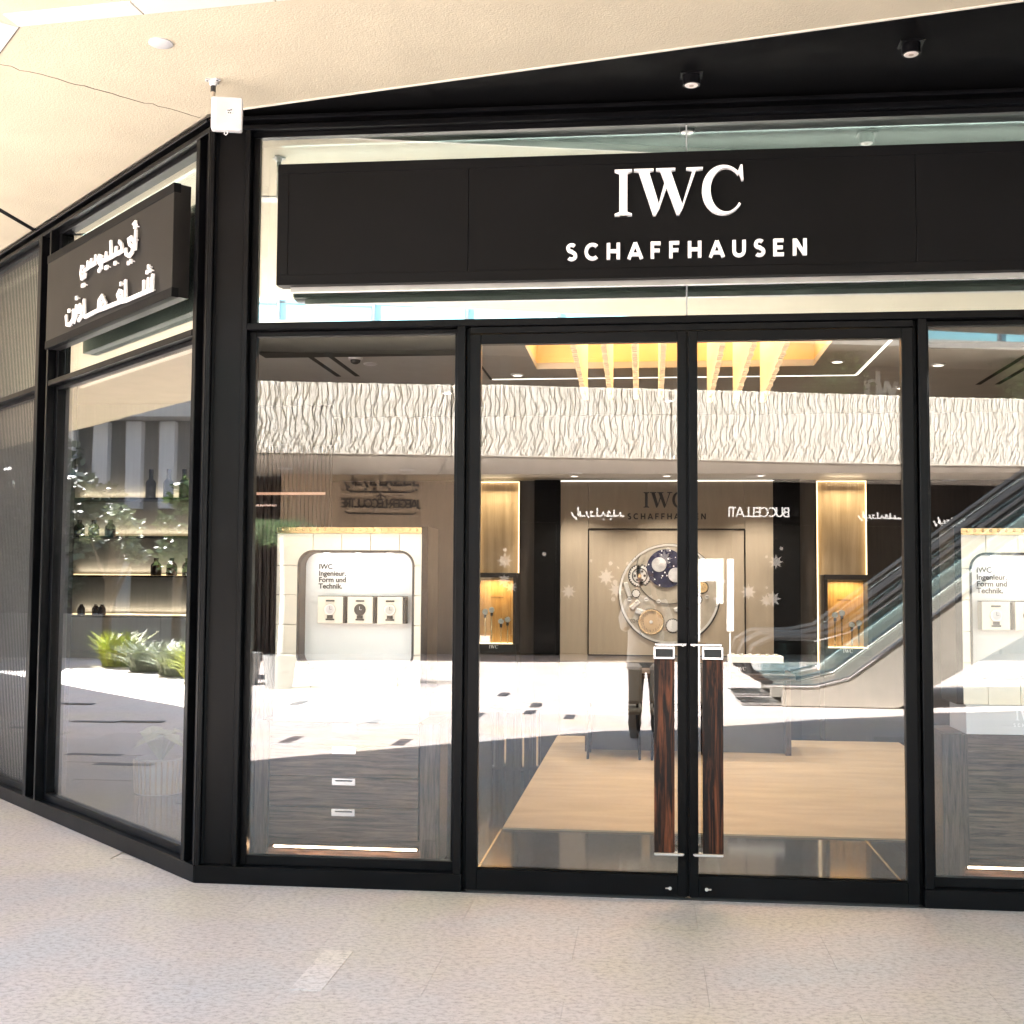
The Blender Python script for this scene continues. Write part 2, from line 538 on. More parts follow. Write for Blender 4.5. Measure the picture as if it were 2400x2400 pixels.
def sans_word(word, x0, x1, z0, h, m, parent, y, depth, wt=0.2, name='letter'):
    tot = sum(SANS[c][1] for c in word)
    gap = ((x1-x0)/h-tot)/(len(word)-1)
    x = 0.0
    out = []
    for c in word:
        st, w = SANS[c]
        if st:
            mb = MB()
            for k, s in enumerate(st):
                ribbon(mb, [(x0+(x+p[0])*h, z0+p[1]*h) for p in s], wt*h, y-depth-0.0004*k, y)
            out.append(mb.build(name, m, parent))
        x += w+gap
    return out
def wedge(poly, mb, y0, y1):
    mb.prism(poly, y0, y1, 'Y')
def iwc(x0, z0, h, m, parent, y, depth, tiltz=0.0):
    """the three serif capitals, drawn as outlines"""
    def T(l):
        return [(x0+p[0]*h, z0+p[1]*h) for p in l]
    mb = MB()
    wedge(T([(.10, .0), (.27, .0), (.27, 1), (.10, 1)]), mb, y-depth, y)
    wedge(T([(0, 0), (.37, 0), (.37, .035), (.27, .075), (.10, .075), (0, .035)]), mb, y-depth-.0005, y)
    wedge(T([(0, 1), (.37, 1), (.37, .965), (.27, .925), (.10, .925), (0, .965)]), mb, y-depth-.0005, y)
    mb.build('letter', m, parent)
    mb = MB()
    d = y-depth
    wedge(T([(.50, .98), (.72, .98), (.96, .16), (.87, -.01), (.82, -.01)]), mb, d, y)
    wedge(T([(.87, -.01), (.93, .10), (1.12, .62), (1.075, .74)]), mb, d-.0005, y)
    wedge(T([(.96, .98), (1.18, .98), (1.45, .16), (1.37, -.01), (1.32, -.01)]), mb, d-.001, y)
    wedge(T([(1.37, -.01), (1.43, .10), (1.735, .98), (1.665, .98)]), mb, d-.0005, y)
    wedge(T([(.41, 1), (.83, 1), (.83, .965), (.74, .945), (.52, .945), (.41, .965)]), mb, d-.0015, y)
    wedge(T([(.88, 1), (1.29, 1), (1.29, .965), (1.2, .945), (.98, .945), (.88, .965)]), mb, d-.0015, y)
    wedge(T([(1.52, 1), (1.87, 1), (1.87, .965), (1.75, .945), (1.64, .945), (1.52, .965)]), mb, d-.0015, y)
    mb.build('letter', m, parent)
    mb = MB()
    cx, cz = 2.30, .5
    n = 30
    oo = []; ii = []
    for k in range(n+1):
        a = R(42+(324-42)*k/n)
        oo.append((cx+.45*math.cos(a), cz+.535*math.sin(a)))
        ii.append((cx+.06+.33*math.cos(a), cz+.475*math.sin(a)))
    vs = []
    for l in (oo, ii):
        for yy in (d, y):
            vs += [(x0+p[0]*h, yy, z0+p[1]*h) for p in l]
    q = n+1
    fs = []
    for k in range(n):
        fs += [(k, k+1, 2*q+k+1, 2*q+k), (q+k, 3*q+k, 3*q+k+1, q+k+1), (k, q+k, q+k+1, k+1), (2*q+k, 2*q+k+1, 3*q+k+1, 3*q+k)]
    fs += [(0, 2*q, 3*q, q), (n, q+n, 3*q+n, 2*q+n)]
    mb.add(vs, fs)
    wedge(T([(2.66, 1.03), (2.70, 1.03), (2.72, .70), (2.685, .70), (2.655, .80), (2.60, .88)]), mb, d-.0005, y)
    mb.build('letter', m, parent)
def text(s, size, m, parent, loc, depth=0.002, rz=0, name='lettering', align='LEFT', sp=1.0, line=1.0, bold=0.0):
    c = bpy.data.curves.new('txt', 'FONT')
    c.body = s; c.size = size; c.extrude = depth; c.align_x = align
    c.space_character = sp; c.space_line = line; c.offset = bold
    o = bpy.data.objects.new('txt', c)
    COL.objects.link(o)
    dg = bpy.context.evaluated_depsgraph_get()
    me = bpy.data.meshes.new_from_object(o.evaluated_get(dg))
    bpy.data.objects.remove(o); bpy.data.curves.remove(c)
    me.transform(Matrix.Rotation(R(90), 4, 'X'))
    me.materials.clear(); me.materials.append(m)
    ob = bpy.data.objects.new(name, me)
    COL.objects.link(ob); ob.parent = parent; ob.location = loc; ob.rotation_euler = (0, 0, rz)
    return ob

# ================================================================== GROUND
TH = R(44)                                     # the side wall folds back by 44 degrees
plaza = structure(box('plaza_ground', STONEP, None, -150, 150, -150, 150, -0.30, -0.012))
pave = structure(box('pavement', STONEP, None, -7.0, 7.0, -9.0, 6.0, -0.20, -0.006))
slab_me = None
rows = [(-1.05-0.51*k) for k in range(-14, 16)]
inl = [(1.04, -1.305), (.29, -11.3), (.89, -9.8), (.9, -8.8), (1.43, -8.4), (.32, -8.35), (-1.19, -5.63), (-.07, -5.64), (-.74, -7.46),
       (-7.03, 3.69), (-7.14, 3.19), (-3.9, 2.09), (-4.45, 2.59), (-5.6, 1.6), (-9.0, 4.8), (-2.9, -7.1), (-4.2, -6.2), (2.6, -9.9),
       (-2.2, -9.4), (-6.0, -1.0), (-3.9, -3.0), (3.4, -12.6), (-5.0, 0.2), (-8.2, 1.9), (-6.4, 4.1), (-1.5, -12.4), (-3.6, -10.5)]
mb = MB().box(0.0006, 1.0794, -0.5094, -0.0006, -0.03, 0)
me_full = mb.mesh('slab', STONE)
count = 0
for ri, y1 in enumerate(rows):
    off = 0.41 - 1.08*6 + (0.54 if ri % 2 else 0.0)
    for k in range(13):
        x0 = off+1.08*k
        if x0 > 6 or x0+1.08 < -6.8 or y1 > 5.9 or y1 < -8.4:
            continue
        # keep off the shop's footprint
        cx, cy = x0+.54, y1-.25
        inside = (cy > 0.30 and cx > -0.2) or (cx <= 0.2 and cy > 0.75-cx*math.tan(TH))
        if inside:
            continue
        o = bpy.data.objects.new('slab', me_full)
        COL.objects.link(o); o.parent = pave
        o.location = (x0, y1, 0); count += 1
for i, (x, y) in enumerate(inl):
    lx, ly = 0.062, 0.255
    o = box('inlay_strip', STONEL if i == 0 else DARKST, pave if (abs(x) < 6.8 and -8.8 < y < 5.8) else plaza, x-lx, x+lx, y-ly, y+ly, -0.008, 0.0025)
    if i == 0:
        o['label'] = 'pale rectangular stone inlay in the pavement'
# hairline scratch across the slabs, faint pale
mb = MB()
ribz = [(2.11, -.448), (2.6, -.60), (3.05, -.72), (3.6, -.866), (4.1, -1.0)]
for (a, b_) in zip(ribz[:-1], ribz[1:]):
    mb.add([(a[0], a[1]-.0016, .0015), (b_[0], b_[1]-.0016, .0015), (b_[0], b_[1]+.0016, .0015), (a[0], a[1]+.0016, .0015)], [(0, 1, 2, 3)])
mb.build('scratch', STONEL, pave)

# ================================================================== CANOPY AND BUILDING MASS OVER THE SHOP
ZS = 4.06
LD = Vector((-math.cos(TH), math.sin(TH)))
FR = -0.227                                    # slope of the canopy's front edge
Bc = (-2.4, -3.5)
Ac = (Bc[0]+LD.x*26, Bc[1]+LD.y*26)
Ec = (26.0, Bc[1]-0.30*(26-Bc[0]))
Lend = (LD.x*24, LD.y*24)
KX = 26.0
RE = lambda x: -0.05+FR*x                       # edge between beige and black soffit
soff = structure(MB().prism([Ac, Bc, Ec, (KX, RE(KX)), (0.0, -0.05), (-0.02, -0.02), Lend], ZS, ZS+0.05, 'Z').build('canopy_soffit', BEIGE))
blk = structure(MB().prism([(0.0, -0.046), (KX, RE(KX)+.004), (KX, 0.3), (0.0, 0.3)], ZS+0.035, ZS+0.075, 'Z').build('entrance_soffit', BLACKC))
# pale strip painted as the bright highlight where the render stops
a = Vector((0.05, RE(0.05), 0)); b_ = Vector((KX, RE(KX), 0))
MB().add([(a.x, a.y-.012, ZS-.003), (b_.x, b_.y-.012, ZS-.003), (b_.x, b_.y+.004, ZS-.003), (a.x, a.y+.004, ZS-.003),
          (a.x, a.y-.012, ZS+.05), (b_.x, b_.y-.012, ZS+.05), (b_.x, b_.y+.004, ZS+.05), (a.x, a.y+.004, ZS+.05)],
         [(0, 3, 2, 1), (4, 5, 6, 7), (0, 1, 5, 4), (1, 2, 6, 5), (2, 3, 7, 6), (3, 0, 4, 7)]).build('edge_highlight', mat('painted_highlight', (.7, .66, .58), .5), soff)
# recessed white channel that follows the facade
def quad_strip(pa, pb, w, z, name, m, parent, z1=None):
    pa = Vector(pa); pb = Vector(pb)
    d = (pb-pa).normalized(); n = Vector((-d.y, d.x))*w
    z1 = z1 or z+.012
    vs = [(*pa, z), (*pb, z), (*(pb+n), z), (*(pa+n), z), (*pa, z1), (*pb, z1), (*(pb+n), z1), (*(pa+n), z1)]
    return MB().add(vs, [(0, 3, 2, 1), (4, 5, 6, 7), (0, 1, 5, 4), (1, 2, 6, 5), (2, 3, 7, 6), (3, 0, 4, 7)]).build(name, m, parent)
CH = mat('white_channel', (.62, .60, .56), .5, var=.03)
DKL = mat('dark_joint', (.10, .085, .065), .9)
k0 = Vector((-0.477, -1.133)); dF = Vector((1, -0.10)).normalized()
for i in range(5):
    p = k0+dF*(i*0.62); q = k0+dF*(i*0.62+0.612)
    quad_strip(p, q, -0.115, ZS-.006, 'channel_panel', CH, soff)
    quad_strip(p, q, 0.006, ZS-.003, 'channel_shadow_line', DKL, soff)
dL = Vector((-0.68, 0.733))
for i in range(6):
    p = k0+dL*(i*0.62+.01); q = k0+dL*(i*0.62+0.612)
    quad_strip(p, q, 0.115, ZS-.006, 'channel_panel', CH, soff)
    quad_strip(p, q, -0.006, ZS-.003, 'channel_shadow_line', DKL, soff)
# crack in the render
rc = random.Random(3)
pc = []
for i in range(25):
    t = i/24
    pc.append((-0.80+0.745*t+rc.uniform(-.012, .012), -0.78+0.765*t+rc.uniform(-.012, .012)))
for i in range(24):
    w = 0.0022+0.004*math.exp(-((i-11)/4.0)**2)*rc.uniform(.5, 1.3)
    quad_strip(pc[i], pc[i+1], w, ZS-.0015, 'crack', DKL, soff, ZS+.002)
quad_strip((-1.975, 1.0), (-1.975, 2.02), 0.045, ZS-.002, 'slot_diffuser', BLACKC, soff, ZS+.004)
# storeys above
bld = thing('mall_building', 'limestone mall block carried over the shop as a deep canopy', 'building', (0, 0, 0))
MB().prism([Ac, Bc, Ec, (KX, 24), (-22, 24)], ZS+0.09, 10.2, 'Z').build('wall', FASC, bld)
MB().prism([(Ac[0]-.2, Ac[1]-.2), (Bc[0]-.1, Bc[1]-.25), (Ec[0], Ec[1]-.25), (KX, Ec[1]), Bc, Ac], 5.4, 5.55, 'Z').build('string_course', FASC, bld)
# wall of the neighbouring bays: beyond the glazed bays, left and right
sidep = thing('side_wall', 'plain pale wall carrying on past the angled shop window', 'wall', (0, 0, 0), -TH)
box('panel', GREIGE, sidep, -24, -5.30, 0.0, 0.25, 0, ZS-.002)
sidep2 = thing('dark_wall', 'dark clad wall right of the shop windows', 'wall')
box('panel', BLACK, sidep2, 5.12, 14, 0.0, 0.25, 0, ZS+.03)

# ================================================================== SHOPFRONT, FRONT
XC = 2.545                                      # axis of the entrance
def mx(x):
    return 2*XC-x
shop = thing('shopfront', 'black metal framed glass shopfront with a pair of glazed doors', 'shopfront')
B_ = 0.003
# plinths (interrupted at the doors)
MB().prism([(0.0, 0.0), (1.405, 0.0), (1.405, .2), (0.085, .2)], 0.0, .09, 'Z').build('plinth', BLACK, shop, bevel=B_)
MB().box(3.685, 5.09, 0, .2, 0, .09).build('plinth', BLACK, shop, bevel=B_)
# corner column: recessed web between two flanges
for f in (lambda x: x, mx):
    def bx(nm, x0, x1, y0, y1, z0, z1, m=BLACK):
        a0, a1 = sorted((f(x0), f(x1)))
        return box(nm, m, shop, a0, a1, y0, y1, z0, z1, bevel=B_)
    bx('column_web', .0275, .1975, .045, .12, .09, 3.995)
    bx('column_flange', .004, .0275, .004, .12, .09, 3.995)
    bx('column_flange', .1975, .226, .004, .12, .09, 3.995)
    # window frame
    bx('window_frame', .226, .262, .055, .11, .09, 3.96)
    bx('window_frame', .262, 1.358, .055, .11, .0905, .139)
    bx('window_frame', .262, 1.358, .055, .11, 2.874, 2.899)
    bx('window_frame', 1.338, 1.358, .06, .105, .139, 2.874)
    bx('post', 1.358, 1.401, .002, .12, .09, 2.90)
    bx('post', 1.401, 1.421, .05, .12, .0, 2.90)
    bx('window_pane', .258, 1.342, .075, .085, .135, 2.878, GLASS)
box('transom', BLACK, shop, .226, 4.864, 0.0, .12, 2.90, 2.936, bevel=B_)
box('transom', BLACK, shop, 1.421, 3.669, .02, .12, 2.864, 2.8995, bevel=B_)
box('transom_bead', BLACK, shop, .262, 4.828, .045, .11, 2.9365, 2.948, bevel=B_)
box('head_beam', BLACK, shop, .0, 5.09, .05, .2, 3.96, 4.05, bevel=B_)
box('head_beam', BLACK, shop, -.005, 5.095, .0, .049, 3.985, 4.012, bevel=B_)
box('head_beam', BLACK, shop, -.005, 5.095, -.02, .0485, 4.034, 4.0565, bevel=B_)
for x0, x1 in ((.258, 2.541), (2.549, 4.832)):
    box('fanlight_pane', MIRR, shop, x0, x1, .075, .085, 2.94, 3.962)
box('joint_seal', mat('clear_seal', (.4, .42, .42), .2), shop, 2.5412, 2.5488, .077, .084, 2.949, 3.959)
# doors
def door(f, nm):
    d = bpy.data.objects.new('door', None); COL.objects.link(d); d.parent = shop; d.empty_display_size = .1
    def bx(nm, m, x0, x1, y0, y1, z0, z1, bevel=B_):
        a0, a1 = sorted((f(x0), f(x1)))
        return box(nm, m, d, a0, a1, y0, y1, z0, z1, bevel=bevel)
    bx('stile', BLACK, 1.425, 1.482, .008, .06, .012, 2.858)
    bx('stile', BLACK, 2.494, 2.540, .008, .06, .012, 2.858)
    bx('rail', BLACK, 1.482, 2.494, .008, .06, .012, .118)
    bx('rail', BLACK, 1.482, 2.494, .008, .06, 2.806, 2.858)
    bx('glass', GLASS, 1.478, 2.498, .03, .04, .114, 2.81, 0)
    bx('bead', BLACK, 1.482, 2.494, .018, .026, .1185, .126)
    # pull handle
    bx('handle_grip', EBONY, 2.376, 2.476, -.085, -.05, .247, 1.192, .003)
    bx('handle_cap', CHROME, 2.374, 2.478, -.088, -.047, 1.1925, 1.258, .003)
    bx('handle_cap_inset', INK, 2.383, 2.469, -.0895, -.08, 1.204, 1.244, .001)
    bx('handle_bracket', CHROME, 2.380, 2.535, -.075, -.060, 1.2585, 1.272, .003)
    bx('handle_bracket', CHROME, 2.376, 2.52, -.088, -.045, .232, .2465, .003)
    for z in (1.262, .239):
        MB().lathe([(.006, -.075), (.006, .012)], 10, (f(2.517), 0, z), 'Y').build('handle_rod', CHROME, d, smooth=True)
    mb = MB(); mb.lathe([(.009, -.002), (.008, .01)], 12, (f(2.455), 0, .055), 'Y'); a0, a1 = sorted((f(2.455), f(2.432))); mb.box(a0, a1, -.001, .01, .0515, .0585)
    mb.build('keyhole', CHROME, d, smooth=True)
    bx('foot_seal', RUBBER, 1.43, 2.53, .02, .05, .001, .0118, 0)
door(lambda x: x, 'door'); door(mx, 'door')
box('threshold', mat('threshold_metal', (.05, .05, .052), .35, .6), shop, 1.405, 3.685, -.0, .16, -.002, .0035)
# security strips outside the meeting stiles stay out: only the thin light gap
box('astragal', BLACK, shop, 2.5405, 2.5495, .03, .05, .012, 2.858)
PLEN = mat('added_pale_backing', (.72, .72, .66), .7, var=.04)  # pale panel added behind the fanlight panes to make them look bright
box('fanlight_backing', PLEN, shop, .27, 4.82, .20, .22, 2.951, 3.958)
lamp('fanlight_fill', 'AREA', .35, (.97, 1.0, .95), shop, (2.545, .145, 3.95), (4.4, .03), (R(8), 0, 0))  # added lamp without a fitting, brightens the backing
# blind box behind the display windows
for f in (lambda x: x, mx):
    a0, a1 = sorted((f(.24), f(1.36)))
    box('blind_box', BLACKC, shop, a0, a1, .13, .28, 2.80, 2.95, bevel=0.003)

# ================================================================== SHOPFRONT, ANGLED SIDE
side = thing('side_shopfront', 'black framed angled shop window with ribbed bay beyond the corner', 'shopfront', (0, 0, 0), -TH)
MB().prism([(0.0, -0.0005), (-5.3, 0.0), (-5.3, .2), (-0.085, .2)], 0.0, .0902, 'Z').build('plinth', BLACK, side, bevel=B_)
def sb(nm, x0, x1, y0, y1, z0, z1, m=BLACK, bevel=B_):
    return box(nm, m, side, x0, x1, y0, y1, z0, z1, bevel=bevel)
sb('post', -.028, -.004, .004, .12, .0902, 3.99)
sb('post', -.128, -.028, .045, .12, .0902, 3.99)
sb('post', -.172, -.128, .004, .12, .0902, 3.99)
for o in (0.0, -2.62):
    sb('post', -2.46+o, -2.43+o, -.004, .12, .0902, 3.99)
    sb('post', -2.62+o, -2.46+o, .06, .12, .0902, 3.99)
    sb('post', -2.68+o, -2.62+o, -.004, .12, .0902, 3.99)
    x1 = -.172 if o == 0 else -2.68
    x0 = -2.43+o
    sb('window_frame', x0, x1, .055, .11, .0905, .139)
    sb('window_frame', x0, x0+.05, .05, .11, .139, 3.96)
    sb('window_frame', x1-.02, x1, .05, .11, .139, 3.96)
    sb('window_frame', x0+.05, x1-.02, .055, .11, 2.874, 2.8995)
    sb('transom', x0, x1, .0, .12, 2.90, 2.936)
    sb('window_pane', x0+.046, x1-.016, .075, .085, .135, 2.878, GLASSC, 0)
    sb('fanlight_pane', x0+.046, x1-.016, .075, .085, 2.932, 3.963, MIRR, 0)
sb('head_beam', -5.3, -.01, .05, .2, 3.96, 4.05)
sb('head_beam', -5.3, -.0, .0, .049, 3.985, 4.012)
sb('head_beam', -5.3, -.0, -.02, .0485, 4.034, 4.0565)
sb('end_wall', -5.3, -5.06, .02, .2, .0905, 3.958)
sb('fanlight_backing', -2.37, -.2, .20, .22, 2.90, 3.958, PLEN, 0)
lamp('fanlight_fill', 'AREA', .18, (.97, 1.0, .95), side, (-1.3, .145, 3.95), (2.0, .03), (R(8), 0, 0))  # added fill lamp for the side fanlight's backing
# ribbed panel standing behind the far bay
ribp = thing('ribbed_screen', 'dark fluted screen on the glass of the far side window bay', 'screen', (0, 0, 0), -TH)
RIB = mat('ribbed_dark_screen', (.055, .052, .05), .45, var=.15)
mb = MB()
x = -5.0
while x < -2.71:
    mb.box(x, x+.006, .0715, .0745, .14, 2.872)
    mb.box(x, x+.006, .0715, .0745, 2.94, 3.955)
    x += .034
stuff(mb.build('rib', RIB, ribp))
box('backing', RIB, ribp, -5.02, -2.66, .2625, .29, .02, 3.95)

# ================================================================== SIGNS
sign = thing('main_sign', 'long black fascia sign reading IWC SCHAFFHAUSEN in white', 'sign')
X0, X1, Z0, Z1 = .424, mx(.424), 3.109, 3.745
box('panel', BLACK2, sign, X0, 1.4275, -.118, -.02, Z0, Z1, bevel=.002)
box('panel', BLACK2, sign, 1.4295, 3.6595, -.118, -.02, Z0, Z1, bevel=.002)
box('panel', BLACK2, sign, 3.6615, X1, -.118, -.02, Z0, Z1, bevel=.002)
for (x0, x1, z0, z1) in ((X0-.004, X1+.004, Z1-.05, Z1+.003), (X0-.004, X1+.004, Z0-.003, Z0+.05), (X0-.004, X0+.055, Z0+.05, Z1-.05), (X1-.055, X1+.004, Z0+.05, Z1-.05)):
    box('frame', BLACK2, sign, x0, x1, -.1215, -.06, z0, z1, bevel=.002)
box('light_rail', mat('sign_rail', (.35, .35, .34), .35, .7), sign, X0+.06, X1-.06, -.075, -.045, Z0-.03, Z0-.0035)
for x in (.8, 1.9, 3.2, 4.3):
    box('bracket', BLACK, sign, x, x+.05, -.02, .076, 3.3, 3.36)
iwc(2.178, 3.42, .236, WLET, sign, -.119, .028)
sans_word('SCHAFFHAUSEN', 1.935, 3.128, 3.200, .084, WLET, sign, -.119, .016, .205)

asign = thing('arabic_sign', 'black box sign with two lines of raised white Arabic letters', 'sign', (0, 0, 0), -TH)
box('panel', mat('brown_black_sign', (.010, .009, .0085), .42, var=.2, vs=2, bump=.06, bs=300, spec=.2), asign, -2.20, -.215, -.10, .0, 3.11, 3.735, bevel=.002)
box('frame', BLACK2, asign, -2.204, -.211, -.1035, -.06, 3.685, 3.738, bevel=.002)
box('frame', BLACK2, asign, -2.204, -.211, -.1035, -.06, 3.107, 3.16, bevel=.002)
for x in (-1.9, -.6):
    box('bracket', BLACK, asign, x, x+.05, .0, .076, 3.3, 3.36)
ARABIC = [
    [[(-0.681, 3.575), (-0.682, 3.519), (-0.685, 3.457)]],
    [[(-0.708, 3.598), (-0.677, 3.596)], [(-0.681, 3.621), (-0.709, 3.615), (-0.677, 3.597)]],
    [[(-0.69, 3.501), (-0.739, 3.543), (-0.781, 3.539), (-0.768, 3.51), (-0.721, 3.487), (-0.724, 3.457), (-0.768, 3.441), (-0.814, 3.462), (-0.825, 3.496)]],
    [[(-0.79, 3.402), (-0.768, 3.401)], [(-0.751, 3.404), (-0.731, 3.404)]],
    [[(-0.926, 3.561), (-0.885, 3.533), (-0.871, 3.494), (-0.946, 3.49)]],
    [[(-0.966, 3.54), (-0.97, 3.493), (-1.04, 3.491)]],
    [[(-1.054, 3.593), (-1.04, 3.491), (-1.123, 3.492)]],
    [[(-0.992, 3.441), (-0.966, 3.441)]],
    [[(-1.119, 3.54), (-1.123, 3.492), (-1.187, 3.492)]],
    [[(-1.135, 3.442), (-1.092, 3.443)]],
    [[(-1.19, 3.492), (-1.186, 3.521), (-1.226, 3.535), (-1.248, 3.516), (-1.222, 3.488), (-1.19, 3.492), (-1.193, 3.46), (-1.239, 3.442)]],
    [[(-1.293, 3.557), (-1.294, 3.506), (-1.358, 3.503)]],
    [[(-1.358, 3.547), (-1.361, 3.504), (-1.419, 3.501)]],
    [[(-1.415, 3.545), (-1.422, 3.499), (-1.478, 3.488), (-1.454, 3.497)]],
    [[(-1.48, 3.517), (-1.522, 3.526), (-1.532, 3.484), (-1.513, 3.452), (-1.464, 3.456), (-1.453, 3.478)]],
    [[(-1.512, 3.404), (-1.46, 3.403)]],
    [[(-0.428, 3.269), (-0.431, 3.182), (-0.485, 3.184)]],
    [[(-0.485, 3.26), (-0.486, 3.183), (-0.545, 3.184)]],
    [[(-0.549, 3.257), (-0.547, 3.184), (-0.8, 3.185)]],
    [[(-0.517, 3.295), (-0.498, 3.294)], [(-0.474, 3.297), (-0.456, 3.297)], [(-0.497, 3.321), (-0.478, 3.321)]],
    [[(-0.816, 3.31), (-0.8, 3.185), (-0.88, 3.192)]],
    [[(-0.88, 3.192), (-0.849, 3.208), (-0.857, 3.247), (-0.899, 3.26), (-0.924, 3.241), (-0.907, 3.218), (-0.855, 3.215)]],
    [[(-0.894, 3.299), (-0.872, 3.299)]],
    [[(-0.858, 3.192), (-1.117, 3.197), (-1.225, 3.201)]],
    [[(-1.222, 3.206), (-1.214, 3.258), (-1.166, 3.279), (-1.112, 3.228), (-1.117, 3.199)]],
    [[(-1.171, 3.2), (-1.176, 3.244)]],
    [[(-1.217, 3.202), (-1.444, 3.196)]],
    [[(-1.464, 3.312), (-1.444, 3.196)]],
    [[(-1.5, 3.242), (-1.495, 3.265), (-1.533, 3.287), (-1.562, 3.271), (-1.543, 3.246), (-1.497, 3.244), (-1.501, 3.211), (-1.554, 3.192)]],
    [[(-1.596, 3.301), (-1.591, 3.232), (-1.638, 3.192)]],
    [[(-1.611, 3.343), (-1.586, 3.343)]],
    [[(-1.64, 3.281), (-1.645, 3.217), (-1.706, 3.189), (-1.753, 3.2), (-1.772, 3.263)]],
    [[(-1.736, 3.283), (-1.708, 3.284)]],
]
for g in ARABIC:
    mb = MB()
    for k, st in enumerate(g):
        ribbon(mb, st, .023, -.124-.0005*k, -.112)
    for st in g:
        p = st[len(st)//2]
        mb.box(p[0]-.003, p[0]+.003, -.113, -.099, p[1]-.003, p[1]+.003)
    mb.build('letter', WLET, asign)

# ================================================================== INTERIOR SHELL
ZI = 3.3
ifl = structure(MB().prism([(0.12, .21), (8, .21), (8, 7.2), (-6.7, 7.2), (-6.62, 6.76)], -.05, .0022, 'Z').build('interior_floor', FLOORM))
tile_me = MB().box(.001, 1.199, .001, .899, -.02, .005).mesh('floor_tile', FLOORM)
for i in range(-4, 6):
    for j in range(0, 8):
        x, y = .235+1.2*i, .39+.9*j
        if y+.9 > 7.1 or y < .2 or (x < .2 and y < .45-x*math.tan(TH)):
            continue
        o = bpy.data.objects.new('floor_tile', tile_me); COL.objects.link(o); o.parent = ifl; o.location = (x, y, 0)
for x in (1.415, 3.672):
    box('brass_strip', BRASS, ifl, x, x+.012, .25, 1.595, .0, .0065)
ice = structure(MB().prism([(.22, .22), (1.46, .22), (1.46, 7.1), (-6.5, 7.1)], ZI, ZI+.05, 'Z').build('interior_ceiling', GREYC))
box('ceiling_panel', GREYC, ice, 3.65, 8, .22, 7.1, ZI, ZI+.05)
box('ceiling_panel', GREYC, ice, 1.4605, 3.6495, 3.5, 7.1, ZI, ZI+.05)
box('ceiling_panel', GREYC, ice, 1.4605, 3.6495, .22, 1.2, ZI, ZI+.05)
COF = mat('amber_coffer', (.75, .48, .22), .6, var=.05)
box('coffer_top', COF, ice, 1.40, 3.71, 1.15, 3.56, 3.62, 3.66)
box('coffer_side', COF, ice, 1.40, 1.4595, 1.15, 3.56, ZI+.051, 3.62)
box('coffer_side', COF, ice, 3.6505, 3.71, 1.15, 3.56, ZI+.051, 3.62)
box('coffer_side', COF, ice, 1.4595, 3.6505, 3.5, 3.56, ZI+.051, 3.62)
box('coffer_side', COF, ice, 1.4595, 3.6505, 1.15, 1.2, ZI+.051, 3.62)
box('shadow_gap', LEDW, ice, 1.04, 4.05, 3.95, 3.972, ZI-.003, ZI+.002)
box('shadow_gap', LEDW, ice, 4.04, 4.062, 2.3, 3.95, ZI-.003, ZI+.002)
box('shadow_gap', BLACKC, ice, 1.02, 1.04, 2.3, 3.97, ZI-.002, ZI+.002)
for x in (-.23, -.07, mx(-.23), mx(-.07)):
    box('slot_diffuser', BLACKC, ice, x-.02, x+.02, 1.6, 3.72 if x < 2 else 4.5, ZI-.003, ZI+.002)
box('bulkhead', GREYC, ice, -1.6, 8, 6.2, 7.1, 2.70, ZI-.001)
lamp('coffer_light', 'AREA', 6.5, (1.0, .74, .42), ice, (2.55, 2.35, 3.60), (1.9, 2.0), (0, 0, 0))
rw = structure(box('rear_wall', DARKW, None, -6.8, 8, 7.0, 7.2, 0, 4.0))
structure(box('right_wall', DARKW, None, 8.0, 8.2, .3, 7.0, 0, 4.0))
structure(box('left_partition_wall', DARKW, None, -6.8, -6.6, 6.2, 7.0, 0, 4.0))
structure(MB().prism([(.0, .2), (8.2, .26), (8.2, 7.2), (-6.9, 7.2)], 3.70, 3.74, 'Z').build('ceiling_slab', DARKW))
# bulkhead over the windows so nothing is seen between ceilings
box('window_head', GREYC, ice, .3, 5.0, .30, .34, 2.96, 3.299)
carpet = tag(box('carpet', CARPET, None, 1.43, 4.85, 1.60, 6.45, .004, .016), 'large tan carpet on the dark polished shop floor', 'carpet')

# downlights in the shop ceiling
def ceil_disc(name, x, y, z, r, label, group, on=0, cat='downlight', m=None, col=(1, .88, .72)):
    t = thing(name, label, cat, (x, y, z), 0, group)
    MB().lathe([(r, 0.0), (r*1.02, -.006), (r*.8, -.012)], 20).build('trim_ring', WHITE, t, smooth=True)
    MB().lathe([(r*.72, -.0125), (r*.6, -.014)], 20).build('lens', m or LEDW, t, smooth=True)
    if on:
        lamp('bulb', 'SPOT', on, col, t, (0, 0, -.03), .04, (0, 0, 0), R(115))
    return t
DLAB = {(1.28, 3.72): 'by the dark end of the light line', (3.8, 3.3): 'inside the bend of the white light line', (4.6, 3.5): 'between the light line and black slots',
        (.55, 4.6): 'before the left amber niche', (4.55, 4.6): 'before the right amber niche', (2.55, 5.2): 'over the desk'}
for (x, y) in ((1.28, 3.72), (3.8, 3.3), (4.6, 3.5), (.55, 4.6), (4.55, 4.6), (2.55, 5.2)):
    ceil_disc('downlight', x, y, ZI-.001, .055, 'round lit downlight in the shop ceiling, ' + DLAB[(x, y)], 'shop ceiling downlights', 9)
for (x, y) in ((1.6, 6.35), (2.55, 6.35), (3.5, 6.35)):
    ceil_disc('downlight', x, y, 2.699, .05, 'round lit downlight under the rear bulkhead, ' + {1.6: 'nearer the left showcase', 2.55: 'straight above the IWC letters', 3.5: 'nearer the right showcase'}[x], 'rear bulkhead downlights', 9.5)
